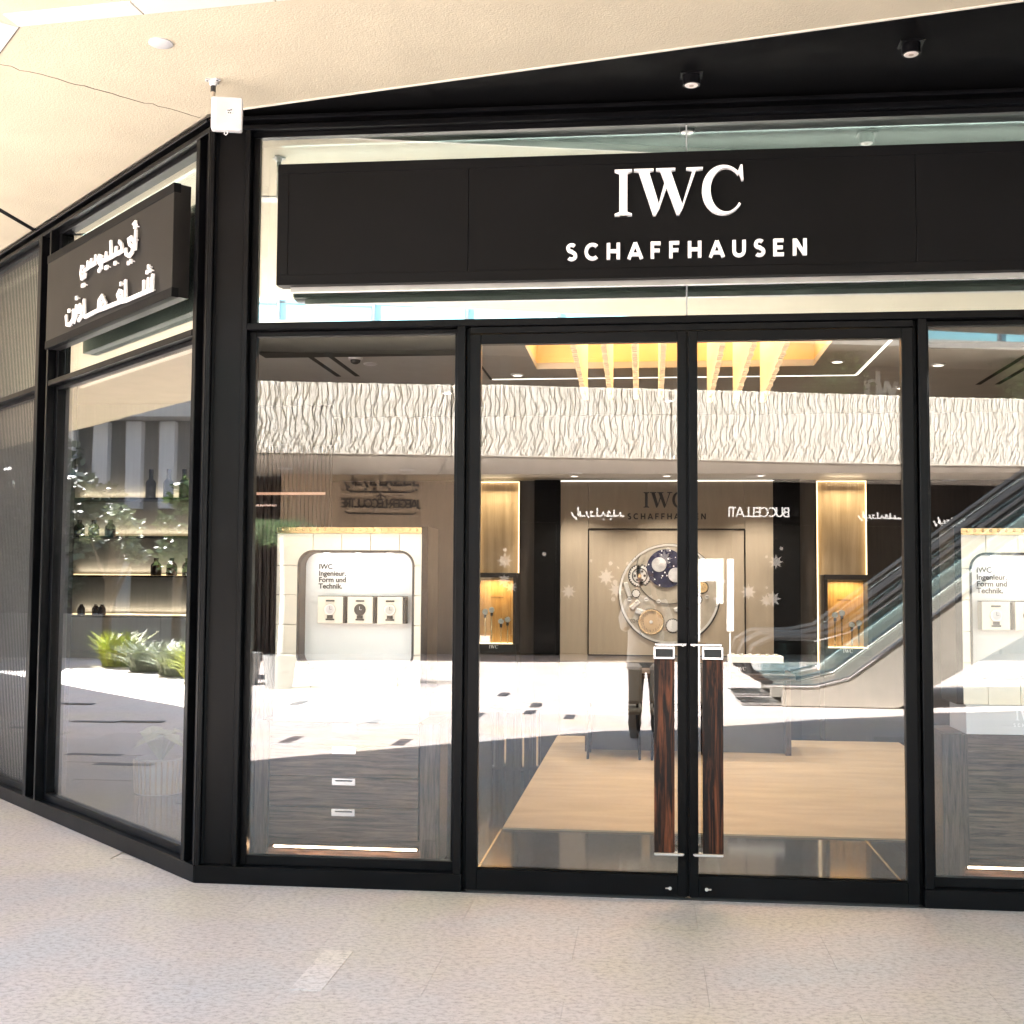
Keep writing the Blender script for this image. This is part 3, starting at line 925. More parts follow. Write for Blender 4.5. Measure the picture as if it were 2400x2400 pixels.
ceil_disc('downlight', .17, 3.15, ZI-.001, .055, 'unlit round white ceiling disc beside the twin black slots', None, 0, m=WHITE)
t = thing('dome_camera', 'small white dome camera on the shop ceiling by the black slots', 'camera', (.13, 2.82, ZI))
MB().lathe([(.055, 0), (.055, -.03), (.05, -.035)], 18).build('base', WHITE, t, smooth=True)
MB().lathe([(.04, -.0355), (.034, -.055), (.015, -.066)], 18).build('dome', INK, t, smooth=True)

# chandelier of hanging fins
ch = thing('fin_chandelier', 'amber chandelier of stepped hanging fins in the lit ceiling coffer', 'chandelier', (0, 0, 3.61))
FINM = mat('alabaster_fin', (.82, .68, .46), .5, var=.05, emit=(1, .78, .48), es=.022)
for i, x in enumerate((1.86, 2.06, 2.26, 2.45, 2.64, 2.83, 3.03, 3.24)):
    mb = MB()
    for k in range(9):
        y = 1.5+k*.21
        zb = -.47-.014*k-(.004*k if x > 2.5 else 0)
        mb.box(x-.014, x+.014, y, y+.2096, zb, -.005)
        for q in range(3):
            mb.box(x-.019, x+.019, y+.02+.07*q, y+.05+.07*q, zb-.006, -.006)
    mb.build('fin', FINM, ch)
lamp('fin_glow', 'AREA', 4, (1, .76, .44), ch, (2.55, 2.4, -.02), (1.7, 1.7), (0, 0, 0))

# rear feature wall with the watch movement
Y_ = 6.93
post = thing('feature_panel', 'greige rear wall panel with IWC SCHAFFHAUSEN and a giant watch movement', 'panel', (0, Y_, 0))
for (x0, x1) in ((1.42, 1.718), (1.722, 3.378), (3.382, 3.69)):
    box('board', GREIGE, post, x0, x1, -.02, .06, .75, 2.69)
for (x0, x1, z0, z1) in ((1.72, 3.38, 2.163, 2.175), (1.72, 3.38, .815, .827), (1.715, 1.727, .827, 2.163), (3.373, 3.385, .827, 2.163)):
    box('inner_frame', BLACKC, post, x0, x1, -.034, -.0205, z0, z1)
box('top_glow', LEDW, post, 1.42, 3.69, -.03, -.0205, 2.683, 2.692)
iwc(2.31, 2.40, .165, INK, post, -.021, .012)
sans_word('SCHAFFHAUSEN', 2.14, 2.97, 2.275, .062, INK, post, -.021, .008, .2)
def disc(name, m, x, z, r, d0, d1, n=40, parent=post):
    return MB().lathe([(r, -d1), (r, -d0)], n, (x, 0, z), 'Y').build(name, m, parent)
def ring(name, m, x, z, r0, r1, d0, d1, n=40, a0=0, a1=360, parent=post):
    mb = MB(); vs = []; fs = []
    full = abs(a1-a0) >= 360
    for k in range(n+1):
        a = R(a0+(a1-a0)*k/n)
        for r in (r0, r1):
            for y in (-d1, -d0):
                vs.append((x+r*math.cos(a), y, z+r*math.sin(a)))
    for k in range(n):
        b0, b1 = 4*k, 4*k+4
        fs += [(b0, b0+2, b1+2, b1), (b0+1, b1+1, b1+3, b0+3), (b0, b1, b1+1, b0+1), (b0+2, b0+3, b1+3, b1+2)]
    if not full:
        fs += [(0, 1, 3, 2), (4*n, 4*n+2, 4*n+3, 4*n+1)]
    return mb.add(vs, fs).build(name, m, parent)
PLATE = mat('pearled_plate', (.34, .31, .26), .4, .3, var=.18, vs=9)
NIGHT = mat('night_sky_enamel', (.012, .012, .035), .25, var=.4, vs=8)
MOON = mat('moon_silver', (.42, .42, .44), .4, .3, var=.25, vs=12)
CALG = mat('calendar_gold', (.45, .32, .19), .4, .2, var=.08)
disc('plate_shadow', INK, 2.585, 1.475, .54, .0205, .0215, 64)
disc('main_plate', PLATE, 2.58, 1.48, .525, .02, .032, 64)
ring('plate_rim', SILVER, 2.58, 1.48, .508, .53, .021, .04, 64)
ring('date_ring', PLATE, 2.58, 1.72, .30, .345, .033, .046, 48, 150, 395)
disc('moon_disc', NIGHT, 2.55, 1.75, .205, .033, .052, 48)
disc('moon', MOON, 2.475, 1.79, .078, .0525, .058, 28)
disc('moon', MOON, 2.65, 1.68, .078, .0525, .058, 28)
rs = random.Random(5)
for k in range(26):
    a, r = rs.uniform(0, 2*PI), .195*math.sqrt(rs.random())
    x, z = 2.55+r*math.cos(a), 1.75+r*math.sin(a)
    if math.hypot(x-2.475, z-1.79) < .09 or math.hypot(x-2.65, z-1.68) < .09:
        continue
    disc('star', WLET, x, z, rs.uniform(.004, .008), .0525, .055, 8)
def gear(name, m, x, z, r, teeth, d0, d1):
    poly = []
    for k in range(teeth*4):
        a = 2*PI*k/(teeth*4)
        rr = r if k % 4 in (0, 1) else r*.9
        poly.append((x+rr*math.cos(a), z+rr*math.sin(a)))
    return MB().prism(poly, -d1, -d0, 'Y').build(name, m, post)
disc('gear_recess', INK, 2.27, 1.67, .124, .0325, .036, 40)
gear('gear', SILVER, 2.27, 1.67, .115, 26, .033, .046)
ring('bridge_recess', INK, 2.58, 1.72, .345, .352, .033, .040, 48, 150, 395)
ring('bridge_recess', INK, 2.39, 1.18, .134, .142, .033, .040, 48)
for (gx, gz, gr) in ((2.80, 1.28, .083), (2.93, 1.55, .068), (2.62, 1.14, .078), (2.88, 1.42, .053), (2.23, 1.48, .047)):
    disc('gear_recess', INK, gx, gz, gr, .0325, .0345, 32)
ring('gear_ring', INK, 2.27, 1.67, .072, .084, .0465, .05)
for k in range(6):
    a = 2*PI*k/6
    disc('gear_window', INK, 2.27+.052*math.cos(a), 1.67+.052*math.sin(a), .014, .0465, .05, 12)
disc('gear_hub', BRASS, 2.27, 1.67, .02, .0465, .054, 16)
gear('gear', SILVER, 2.23, 1.48, .04, 10, .033, .05)
gear('gear', SILVER, 2.80, 1.28, .075, 20, .033, .048)
gear('gear', BRASS, 2.93, 1.55, .06, 16, .033, .048)
gear('gear', SILVER, 2.62, 1.14, .07, 18, .033, .047)
gear('gear', SILVER, 2.88, 1.42, .045, 12, .033, .05)
disc('calendar_wheel', CALG, 2.39, 1.18, .132, .033, .05, 48)
ring('calendar_band', BRASS, 2.39, 1.18, .120, .134, .0505, .054, 48)
disc('calendar_hub', SILVER, 2.39, 1.18, .018, .0505, .056, 16)
for k in range(16):
    a = R(-20-k*18)
    text(str(k*2+1), .032, INK, post, (2.39+.098*math.cos(a)-.012, -.052, 1.18+.098*math.sin(a)-.01), .001, name='numeral')
text('2024', .055, INK, post, (2.14, -.036, 1.17), .001, name='numeral')
for (x, z, w, h, rot) in ((2.14, 1.52, .05, .16, .3), (2.22, 1.36, .12, .05, .8), (2.30, 1.28, .16, .06, -.3), (2.70, 1.32, .14, .05, .2), (2.96, 1.68, .05, .16, -.3)):
    c, s_ = math.cos(rot), math.sin(rot)
    MB().prism([(x+c*a-s_*b, z+s_*a+c*b) for a, b in ((-w/2, -h/2), (w/2, -h/2), (w/2, h/2), (-w/2, h/2))], -.048, -.033, 'Y').build('bridge', SILVER, post, bevel=.006)
for (x, z) in ((2.16, 1.42), (2.34, 1.42), (2.47, 1.40), (2.75, 1.50), (2.98, 1.45), (2.72, 1.10)):
    disc('screw', SILVER, x, z, .022, .0485, .056, 14)
    box('screw_slot', INK, post, x-.017, x+.017, -.0575, -.0562, z-.004, z+.004)
for sgn, nm in ((-1, 'x'), (1, 'y')):
    # columns and dark doors beside the panel
    x0, x1 = sorted((XC+sgn*1.13, XC+sgn*1.41))
    rwc = tag(box('dark_door_panel', BLACKC, None, x0, x1, 6.90, 6.99, 0, 2.70), 'black full height panel ' + ('left' if sgn < 0 else 'right') + ' of the giant watch movement', 'panel')
# amber niches with lit watch showcases
def niche(xa, xb, label, label2):
    t = thing('amber_niche', label, 'niche', (0, 6.9, 0))
    box('back', SANDW, t, xa, xb, .03, .06, .7, 2.685)
    box('edge_light', WARM, t, xa, xa+.008, -.005, .0295, .7, 2.683)
    box('edge_light', WARM, t, xb-.008, xb, -.005, .0295, .7, 2.683)
    box('edge_light', WARM, t, xa+.008, xb-.008, -.005, .0295, 2.675, 2.683)
    lamp('niche_glow', 'AREA', .55, (1, .78, .48), t, ((xa+xb)/2, -.12, 2.66), (.35, .12), (R(-25), 0, 0))
    s = thing('watch_showcase', label2, 'showcase', ((xa+xb)/2, 6.72, 0))
    box('plinth', DARKW, s, -.24, .24, -.16, .17, 0, .86)
    box('base', INK, s, -.235, .235, -.15, .16, .86, .94)
    iwc(-.05, .895, .035, WLET, s, -.151, .002)
    box('bottom_light', WARM, s, -.2, .2, -.14, .12, .9405, .946)
    box('back', AMBERW, s, -.2, .2, .10, .125, .946, 1.63)
    for (x0, x1, z0, z1) in ((-.235, .235, 1.64, 1.69), (-.235, -.2, .941, 1.64), (.2, .235, .941, 1.64)):
        box('frame', DARKW, s, x0, x1, -.15, .16, z0, z1, bevel=.003)
    box('glass', ESCG, s, -.2, .2, -.146, -.142, .941, 1.64)
    text('PORTUGIESER', .022, INK, s, (0, .098, 1.42), .0008, align='CENTER')
    for (x, h) in ((-.11, .30), (-.04, .32), (.06, .20), (.13, .22)):
        box('watch_stand', BRASS, s, x-.006, x+.006, -.02, -.008, .946, .946+h)
        MB().lathe([(.03, -.036), (.032, -.03), (.03, -.0225)], 18, (x, 0, .946+h+.03), 'Y').build('watch', SILVER, s, smooth=True)
        MB().lathe([(.024, -.0375), (.024, -.0362)], 18, (x, 0, .946+h+.03), 'Y').build('dial', WLET, s)
        box('strap', INK, s, x-.014, x+.014, -.03, -.022, .946+h-.035, .946+h+.0)
    lamp('case_light', 'AREA', .4, (1, .68, .32), s, (0, -.02, 1.62), (.3, .1), (0, 0, 0))
    return t
niche(.52, .97, 'tall amber lit wall niche beside the left showcase of the shop', 'dark framed amber showcase of watches left of the giant movement')
niche(4.13, 4.64, 'tall amber lit wall niche behind the right showcase of the shop', 'dark framed amber showcase of watches right of the giant movement')

# slatted partition and the bar with lit shelves, seen past the corner
sl = thing('slat_partition', 'dark vertical slat partition behind the left display window', 'partition', (0, 5.3, 0))
box('backing', DARKW, sl, -1.62, -.70, .03, .06, 0, ZI-.002)
for i in range(22):
    box('slat', SLATM, sl, -1.6+.041*i, -1.6+.041*i+.022, -.01, .0295, .0, 2.9)
box('lit_edge', emat('copper_led', (1, .45, .22), .04), sl, -1.55, -.75, -.02, -.011, 2.42, 2.445)
bar = thing('bar_shelving', 'grey back bar with four lit shelves behind the angled window', 'shelving', (0, 4.72, 0))
GBAR = mat('grey_backlit_panel', (.36, .36, .34), .5, var=.06, stretch=(8, 8, .3))
box('back', GBAR, bar, -3.05, -1.62, .08, .12, .0, 3.25)
box('end_panel', DARKW, bar, -3.13, -3.05, -.28, .12, 0, 3.25)
box('end_panel', DARKW, bar, -1.62, -1.56, -.28, .12, 0, 3.25)
for z in (2.335, 1.985, 1.625, 1.255):
    box('shelf', BLACK, bar, -3.045, -1.625, -.24, .075, z-.016, z)
    box('shelf_light', WARM, bar, -3.03, -1.64, .055, .075, z+.0005, z+.012)
    lamp('shelf_glow', 'AREA', .14, (1, .82, .58), bar, (-2.34, .045, z+.03), (1.3, .02), (R(172), 0, 0))
box('counter', CONC, bar, -3.045, -1.625, -.24, .075, 0, .92)
BOT = mat('smoked_bottle', (.055, .045, .035), .25, var=.15)
AMBG = mat('amber_bottle', (.05, .025, .012), .2, var=.2)
def bottle(x, z, h, r, label, m=BOT, neck=.4, grp=None):
    t = thing('bottle', label, 'bottle', (x, 4.60, z), 0, grp)
    MB().lathe([(r*.96, .0005), (r, .01), (r, h*(1-neck)-.02), (r*.85, h*(1-neck)), (r*.42, h*(1-neck)+.02), (r*.40, h*.86)], 18).build('body', m, t, smooth=True)
    MB().lathe([(r*.44, h*.8605), (r*.44, h)], 14).build('stopper', AMBG, t, smooth=True)
BPOS = (', nearest the far end panel', ', middle one of three', ', nearest the corner column')
for x, w in zip((-2.22, -2.05, -1.90), BPOS):
    bottle(x, 2.336, .27, .047, 'tall smoked bottle on the top lit shelf of the bar' + w, grp='tall bottles on the top shelf')
for x, w in zip((-2.90, -2.76, -2.60), BPOS):
    bottle(x, 1.986, .15, .05, 'squat dark bottle on the second lit shelf of the bar' + w, AMBG, .35, 'squat bottles on the second shelf')
for x, w in zip((-2.15, -2.0, -1.85), BPOS):
    bottle(x, 1.626, .16, .05, 'squat dark bottle on the third lit shelf of the bar' + w, AMBG, .35, 'squat bottles on the third shelf')
for x, w in zip((-2.86, -2.72, -2.66), BPOS):
    bottle(x, 1.256, .10, .035, 'small bottle on the lowest lit shelf of the bar' + w, AMBG, .3, 'small bottles on the lowest shelf')

# desk with chairs on the carpet
desk = thing('desk', 'long dark wooden desk standing on the tan carpet', 'desk', (0, 0, 0))
box('top', ZEBRA, desk, 1.75, 3.70, 5.25, 6.0, .70, .75, bevel=.004)
box('modesty_panel', mat('slate_panel', (.06, .06, .065), .5), desk, 1.80, 3.655, 5.42, 5.45, .013, .70)
for x in (1.77, 3.61):
    box('leg_panel', ZEBRAV, desk, x, x+.05, 5.27, 5.98, .013, .70)
tray = thing('watch_tray', 'white lit display tray of watches on the desk', 'tray', (3.2, 5.5, .75))
box('base', INK, tray, -.10, .42, -.1, .2, .0005, .10)
box('cushion', emat('lit_white_tray', (1, .9, .75), .03), tray, -.09, .41, -.09, .19, .1005, .16)
iwc(-.02, .03, .03, WLET, tray, -.101, .002)
for k in range(6):
    MB().lathe([(.022, .1605), (.024, .172), (.018, .18)], 14, (-.05+.08*k, 0.0, 0)).build('watch', SILVER, tray, smooth=True)
def chair(x, y, rz, label):
    t = thing('chair', label, 'chair', (x, y, .012), rz, 'chairs at the desk')
    UPH = mat('grey_upholstery', (.09, .088, .085), .85, var=.1, bump=.5, bs=300)
    box('seat', UPH, t, -.25, .25, -.24, .24, .40, .48, bevel=.03)
    mb = MB(); mb.box(-.25, .25, .20, .27, .50, .86); mb.build('backrest', UPH, t, bevel=.03)
    for a in (-.21, .21):
        for b2 in (-.2, .2):
            MB().tube([(a, b2, .40), (a*1.1, b2*1.1, 0)], [.017, .011], 8).build('leg', BLACK, t, smooth=True)
        MB().tube([(a, .225, .47), (a, .235, .52)], .012, 8).build('back_support', BLACK, t, smooth=True)
    return t
chair(2.05, 5.0, PI, 'grey upholstered chair in front of the desk, nearer the left showcase')
chair(2.62, 5.0, PI, 'grey upholstered chair in front of the desk, below the giant movement')
ft = thing('fluted_side_table', 'dark fluted side table at the left edge of the carpet', 'table', (1.22, 4.35, 0))
mb = MB()
MB().lathe([(.2, .001), (.2, .5)], 28).build('drum', BLACK, ft, smooth=True)
for k in range(16):
    a = 2*PI*k/16
    MB().tube([(.2*math.cos(a), .2*math.sin(a), .02), (.2*math.cos(a), .2*math.sin(a), .48)], .016, 6).build('flute', CHROME if k % 2 else BLACK, ft, smooth=True)
MB().lathe([(.235, .5005), (.235, .52)], 28).build('top', BLACK, ft, smooth=True)

# ================================================================== WINDOW DISPLAYS
def rr(xa, xb, za, zb, r, n=6):
    pts = []
    for (cx, cz, a0) in ((xb-r, zb-r, 0), (xa+r, zb-r, 90), (xa+r, za+r, 180), (xb-r, za+r, 270)):
        pts += arc(cx, cz, r, r, a0, a0+90, n)
    return pts
def display(f, label, clabel, drawers):
    """f maps the left display's x to this display's x"""
    dsp = thing('window_display', label, 'display', (0, 0, 0))
    YF, D = .42, .05
    x0, x1, z0, z1 = .285, 1.105, .95, 1.835
    a0, a1, c0, c1, rad = .405, 1.065, 1.08, 1.742, .085
    def poly(p, y0, y1, nm, m):
        return MB().prism([(f(q[0]), q[1]) for q in p], y0, y1, 'Y').build(nm, m, dsp, bevel=.0012)
    g = .0015
    xs = [a0+rad+(a1-a0-2*rad)*k/3 for k in range(4)]
    zs = [c0+rad+(c1-c0-2*rad)*k/3 for k in range(4)]
    for k in range(3):
        poly([(xs[k]+g, c1), (xs[k+1]-g, c1), (xs[k+1]-g, z1), (xs[k]+g, z1)], YF, YF+D, 'tile', CREAM)
        poly([(xs[k]+g, z0), (xs[k+1]-g, z0), (xs[k+1]-g, c0), (xs[k]+g, c0)], YF, YF+D, 'tile', CREAM)
        poly([(x0, zs[k]+g), (a0, zs[k]+g), (a0, zs[k+1]-g), (x0, zs[k+1]-g)], YF, YF+D, 'tile', CREAM)
        poly([(a1, zs[k]+g), (x1, zs[k]+g), (x1, zs[k+1]-g), (a1, zs[k+1]-g)], YF, YF+D, 'tile', CREAM)
    def corner(cx, cz, a, ox, oz, sx, sz):
        p = arc(cx, cz, rad, rad, a, a+90, 8)
        p = [(q[0]-sx*g if abs(q[0]-cx) < 1e-6 else q[0], q[1]-sz*g if abs(q[1]-cz) < 1e-6 else q[1]) for q in p]
        # order the outline: arc, then outside corner
        e0, e1 = p[0], p[-1]
        if a in (0, 180):
            out = [(e1[0], oz), (ox, oz), (ox, e0[1])]
        else:
            out = [(ox, e1[1]), (ox, oz), (e0[0], oz)]
        poly(p+out, YF, YF+D, 'tile', CREAM)
    corner(a1-rad, c1-rad, 0, x1, z1, -1, -1)
    corner(a0+rad, c1-rad, 90, x0, z1, 1, -1)
    corner(a0+rad, c0+rad, 180, x0, z0, 1, 1)
    corner(a1-rad, c0+rad, 270, x1, z0, -1, 1)
    # reveal
    lo = rr(a0, a1, c0, c1, rad, 8)
    hi = rr(a0+.012, a1-.012, c0+.012, c1-.012, rad-.01, 8)
    n = len(lo)
    mb = MB()
    vs = [(f(p[0]), YF+.006, p[1]) for p in lo]+[(f(p[0]), YF+.125, p[1]) for p in hi]
    mb.add(vs, [(i, (i+1) % n, n+(i+1) % n, n+i) for i in range(n)])
    mb.build('reveal', mat('dark_bronze_reveal', (.025, .022, .02), .3, .2), dsp, smooth=True)
    l2 = rr(a0-.001, a1+.001, c0-.001, c1+.001, rad, 8)
    l3 = rr(a0+.011, a1-.011, c0+.011, c1-.011, rad-.01, 8)
    mb = MB()
    mb.add([(f(p[0]), YF-.003, p[1]) for p in l2]+[(f(p[0]), YF-.003, p[1]) for p in l3]+[(f(p[0]), YF+.02, p[1]) for p in l2]+[(f(p[0]), YF+.02, p[1]) for p in l3],
           [(i, (i+1) % n, n+(i+1) % n, n+i) for i in range(n)]+[(2*n+i, 3*n+i, 3*n+(i+1) % n, 2*n+(i+1) % n) for i in range(n)]+[(i, 2*n+i, 2*n+(i+1) % n, (i+1) % n) for i in range(n)]+[(n+i, n+(i+1) % n, 3*n+(i+1) % n, 3*n+i) for i in range(n)])
    mb.build('opening_trim', INK, dsp)
    q0, q1 = sorted((f(x0), f(x1)))
    box('back_panel', PANELW, dsp, q0+.02, q1-.02, YF+.126, YF+.33, z0+.02, z1-.02)
    box('side_panel', CREAM, dsp, *sorted((f(x0), f(x0+.02))), YF+D+.0005, YF+.33, z0, z1)
    box('side_panel', BLACK, dsp, *sorted((f(x1), f(x1+.035))), YF+.0, YF+.33, z0, z1+.04)
    box('top_panel', CREAM, dsp, q0, q1, YF+D+.0005, YF+.33, z1-.02, z1)
    mb = MB()
    box('beaded_cornice', BRASS, dsp, q0, q1, YF-.005, YF+.2, z1+.0015, z1+.035)
    for k in range(20):
        MB().lathe([(.002, -.010), (.006, -.008), (.009, 0), (.007, .006)], 10, (q0+.03+(q1-q0-.06)*k/19, YF-.004, z1+.022), 'Y').build('bead', BRASS, dsp, smooth=True)
    xl = f(.51) if f(.51) < 2 else f(1.0)+.02
    text('IWC', .040, INK, dsp, (xl-.018, YF+.1235, 1.640), .001, bold=.0009)
    text('Ingenieur.\nForm und\nTechnik.', .040, INK, dsp, (xl-.018, YF+.1235, 1.602), .001, line=.9, bold=.0009)
    cxm = f((a0+a1)/2)
    for k in range(3):
        MB().lathe([(.02, 0), (.02, -.012)], 14, (cxm-.18+.18*k, YF+.06, c1-.014)).build('spotlight', LEDW, dsp, smooth=True)
    lamp('display_light', 'AREA', .05, (1, .97, .92), dsp, (cxm, YF+.03, c1-.02), (.5, .04), (R(35), 0, 0))
    lamp('display_front_light', 'AREA', 1.15, (1, .95, .86), dsp, (cxm, YF-.20, 2.70), (.6, .1), (R(16), 0, 0))
    # lower plate with the name in white
    box('name_plate', mat('frosted_plate', (.55, .55, .56), .4, var=.03), dsp, *sorted((f(.29), f(1.10))), YF-.03, YF+.32, .80, .949)
    iwc(cxm-.12, .875, .052, WLET, dsp, YF-.0301, .003)
    sans_word('SCHAFFHAUSEN', cxm-.13, cxm+.13, .842, .017, WLET, dsp, YF-.0301, .003, .2)
    # cabinet below
    cab = thing('display_cabinet', clabel, 'cabinet', (0, 0, 0))
    w0, w1 = sorted((f(.20), f(1.215)))
    def cb(nm, xa, xb, ya, yb, za, zb, m=ZEBRA, bevel=.0015, par=cab):
        xa, xb = sorted((f(xa), f(xb)))
        return box(nm, m, par, xa, xb, ya, yb, za, zb, bevel=bevel)
    cb('carcass', .215, 1.20, .44, .80, .004, .799)
    cb('frame', .19, .262, .40, .4395, .02, .799, ZEBRAV)
    cb('frame', 1.115, 1.222, .40, .4395, .02, .799, ZEBRAV)
    cb('base_rail', .262, 1.115, .42, .4395, .02, .105)
    cb('light_strip', .30, 1.10, .405, .4195, .108, .122, emat('soft_warm_led', (1, .55, .26), .022))
    if drawers:
        for (za, zb) in ((.168, .332), (.336, .498), (.502, .668), (.672, .792)):
            d = cb('drawer', .272, 1.105, .396, .4395, za, zb)
            zc = zb-.004
            hl = MB().box(f(.69)-.066, f(.69)+.066, .392, .3955, zc-.04, zc).build('handle', CHROME, d, bevel=.002)
            MB().box(f(.69)-.045, f(.69)+.05, .3895, .3915, zc-.018, zc-.010).build('handle_slot', INK, d)
    else:
        cb('panel', .30, 1.09, .43, .4395, .16, .79)
        for (xa, xb, za, zb) in ((.262, .30, .125, .795), (1.09, 1.115, .125, .795), (.30, 1.09, .125, .16), (.30, 1.09, .70, .795)):
            cb('panel_frame', xa, xb, .405, .4395, za, zb, ZEBRAV if xb-xa < .1 else ZEBRA)
    lamp('plinth_glow', 'AREA', .25, (1, .62, .34), cab, (f(.7), .40, .118), (.8, .01), (R(20), 0, 0))
    # three watches in their boxes
    for k, (nm, dm) in enumerate((('silver dial', MOON), ('black dial', INK), ('white dial', mat('ivory_dial', (.5, .48, .44), .4)))):
        cx = (.582, .752, .922)[k] if f(.5) < 2 else f((.922, .752, .582)[k])
        b = thing('watch_box', 'square cream watch box holding a watch with a %s, %s display' % (nm, 'drawer' if drawers else 'panelled'), 'watch box', (cx, YF+.045, 1.335))
        box('case', CREAM, b, -.072, .072, .0, .082, 0, .150, bevel=.002)
        box('case_edge', INK, b, .0725, .084, .004, .082, .002, .148)
        box('case_edge', INK, b, -.072, .084, .003, .082, .1505, .154)
        MB().lathe([(.030, -.012), (.033, -.006), (.031, -.0005)], 22, (0, 0, .078), 'Y').build('watch_case', INK if k == 1 else SILVER, b, smooth=True)
        MB().lathe([(.024, -.0135), (.024, -.0122)], 22, (0, 0, .078), 'Y').build('dial', dm, b)
        box('hand', INK if k != 1 else WLET, b, -.0012, .0012, -.0145, -.0137, .078, .096)
        box('hand', INK if k != 1 else WLET, b, -.0005, .013, -.0145, -.0137, .077, .0792)
        box('strap', INK, b, -.016, .016, -.009, -.0005, .028, .046)
        box('strap', INK, b, -.024, .024, -.006, -.0005, .018, .027)
        box('strap', INK, b, -.024, .024, -.006, -.0005, .122, .131)
    return dsp
display(lambda x: x, 'cream tiled window display with three watches above the drawer cabinet', 'smoked wood drawer cabinet under the window display', True)
display(mx, 'cream tiled window display with three watches above the panelled cabinet', 'smoked wood panelled cabinet under the window display', False)

# potted plant inside the angled window
pot = thing('potted_plant', 'big leaved plant in a ribbed pot inside the angled window', 'plant', (-1.26, 2.62, 0))
mb = MB()
MB().lathe([(.17, .002), (.185, .26), (.165, .262), (.15, .2)], 28).build('pot', CONC, pot, smooth=True)
for k in range(28):
    a = 2*PI*k/28
    MB().tube([(.176*math.cos(a), .176*math.sin(a), .01), (.189*math.cos(a), .189*math.sin(a), .25)], .008, 5).build('rib', GREIGE, pot, smooth=True)
rp = random.Random(4)
for k in range(11):
    a = 2*PI*k/11+rp.uniform(-.2, .2); L_ = rp.uniform(.22, .36); el = rp.uniform(.1, .9)
    base = Vector((0, 0, .22)); tip = base+Vector((math.cos(a)*L_*math.cos(el), math.sin(a)*L_*math.cos(el), L_*math.sin(el)+.06))
    mid = (base+tip)/2+Vector((0, 0, .10)); sdv = Vector((-math.sin(a), math.cos(a), 0))*rp.uniform(.07, .10)
    vs = [base, mid+sdv, mid-sdv, tip+Vector((0, 0, -.05)), mid+Vector((0, 0, .02))]
    MB().add(vs, [(0, 1, 4), (0, 4, 2), (1, 3, 4), (4, 3, 2)]).build('leaf', LEAFG, pot)

# ================================================================== FIXTURES UNDER THE CANOPY
ceil_disc('recessed_speaker', .094, -.905, ZS, .055, 'round white disc flush in the beige canopy soffit', None, 0, 'ceiling disc', WHITE)
for (x, y, lab) in ((2.56, -.24, 'small black surface spotlight on the dark soffit, nearer the white access point'), (3.565, -.50, 'small black surface spotlight on the dark soffit, farther along the sign')):
    t = thing('spotlight', lab, 'spotlight', (x, y, ZS+.034), 0, 'soffit spotlights')
    box('base_plate', BLACK, t, -.055, .055, -.045, .045, -.008, 0)
    MB().lathe([(.042, -.0085), (.042, -.055)], 22).build('body', BLACK, t, smooth=True)
    MB().lathe([(.033, -.0555), (.030, -.058)], 22).build('lens', mat('frosted_lens', (.62, .56, .52), .3), t, smooth=True)
    MB().lathe([(.012, -.0582), (.011, -.0595)], 12).build('led', mat('led_chip', (.35, .28, .22), .4), t, smooth=True)
ap = thing('wifi_antenna', 'white square wifi antenna hanging from the soffit at the corner column', 'antenna', (.189, -.473, ZS))
mb = MB()
for a in (90, 210, 330):
    c, s_ = math.cos(R(a)), math.sin(R(a))
    mb.prism([(c*.038-s_*.014, s_*.038+c*.014), (c*.038+s_*.014, s_*.038-c*.014), (s_*.016, -c*.016), (-s_*.016, c*.016)], -.008, -.0005, 'Z')
MB().lathe([(.022, -.0005), (.020, -.02), (.014, -.03)], 14).build('mount', WHITE, ap, smooth=True)
mb.build('flange', WHITE, ap)
for a in (90, 210, 330):
    MB().lathe([(.005, -.0085), (.004, -.010)], 8, (.03*math.cos(R(a)), .03*math.sin(R(a)), 0)).build('screw', INK, ap)
MB().tube([(0, 0, -.03), (0, 0, -.062)], .013, 12).build('swivel', INK, ap, smooth=True)
MB().tube([(0, 0, -.062), (0, 0, -.10)], .012, 12).build('stem', GREIGE, ap, smooth=True)
bd = MB().prism(rr(-.005, .147, -.258, -.09, .012, 4), -.025, .014, 'Y').build('housing', WHITE, ap, rz=R(14), bevel=.003)
MB().prism(rr(.022, .143, -.250, -.098, .01, 4), -.0275, -.0252, 'Y').build('face', mat('face_white', (.48, .48, .50), .4), ap, rz=R(14))
MB().lathe([(.016, -.029), (.016, -.0276)], 18, (.085, 0, -.165), 'Y').build('emblem', mat('emblem_grey', (.55, .55, .56), .4), ap, rz=R(14))
for (ex, ez) in ((.078, -.160), (.086, -.160), (.093, -.157), (.080, -.172), (.090, -.172)):
    MB().box(ex-.003, ex+.003, -.0297, -.0291, ez-.003, ez+.003).build('emblem_mark', INK, ap, rz=R(14))
MB().tube([(.062, 0, -.258), (.058, 0, -.268), (.066, 0, -.276), (.075, 0, -.268), (.074, 0, -.258)], .003, 8).build('cable_hook', WHITE, ap, rz=R(14), smooth=True)

# ================================================================== OPPOSITE BUILDING (mirrored in the glass)
PHI = math.atan(.22)
OB = Vector((0, -17.45, 0)); ORZ = PI-PHI
opp = thing('opposite_building', 'mall building across the plaza with a carved limestone fascia', 'building', OB, ORZ)
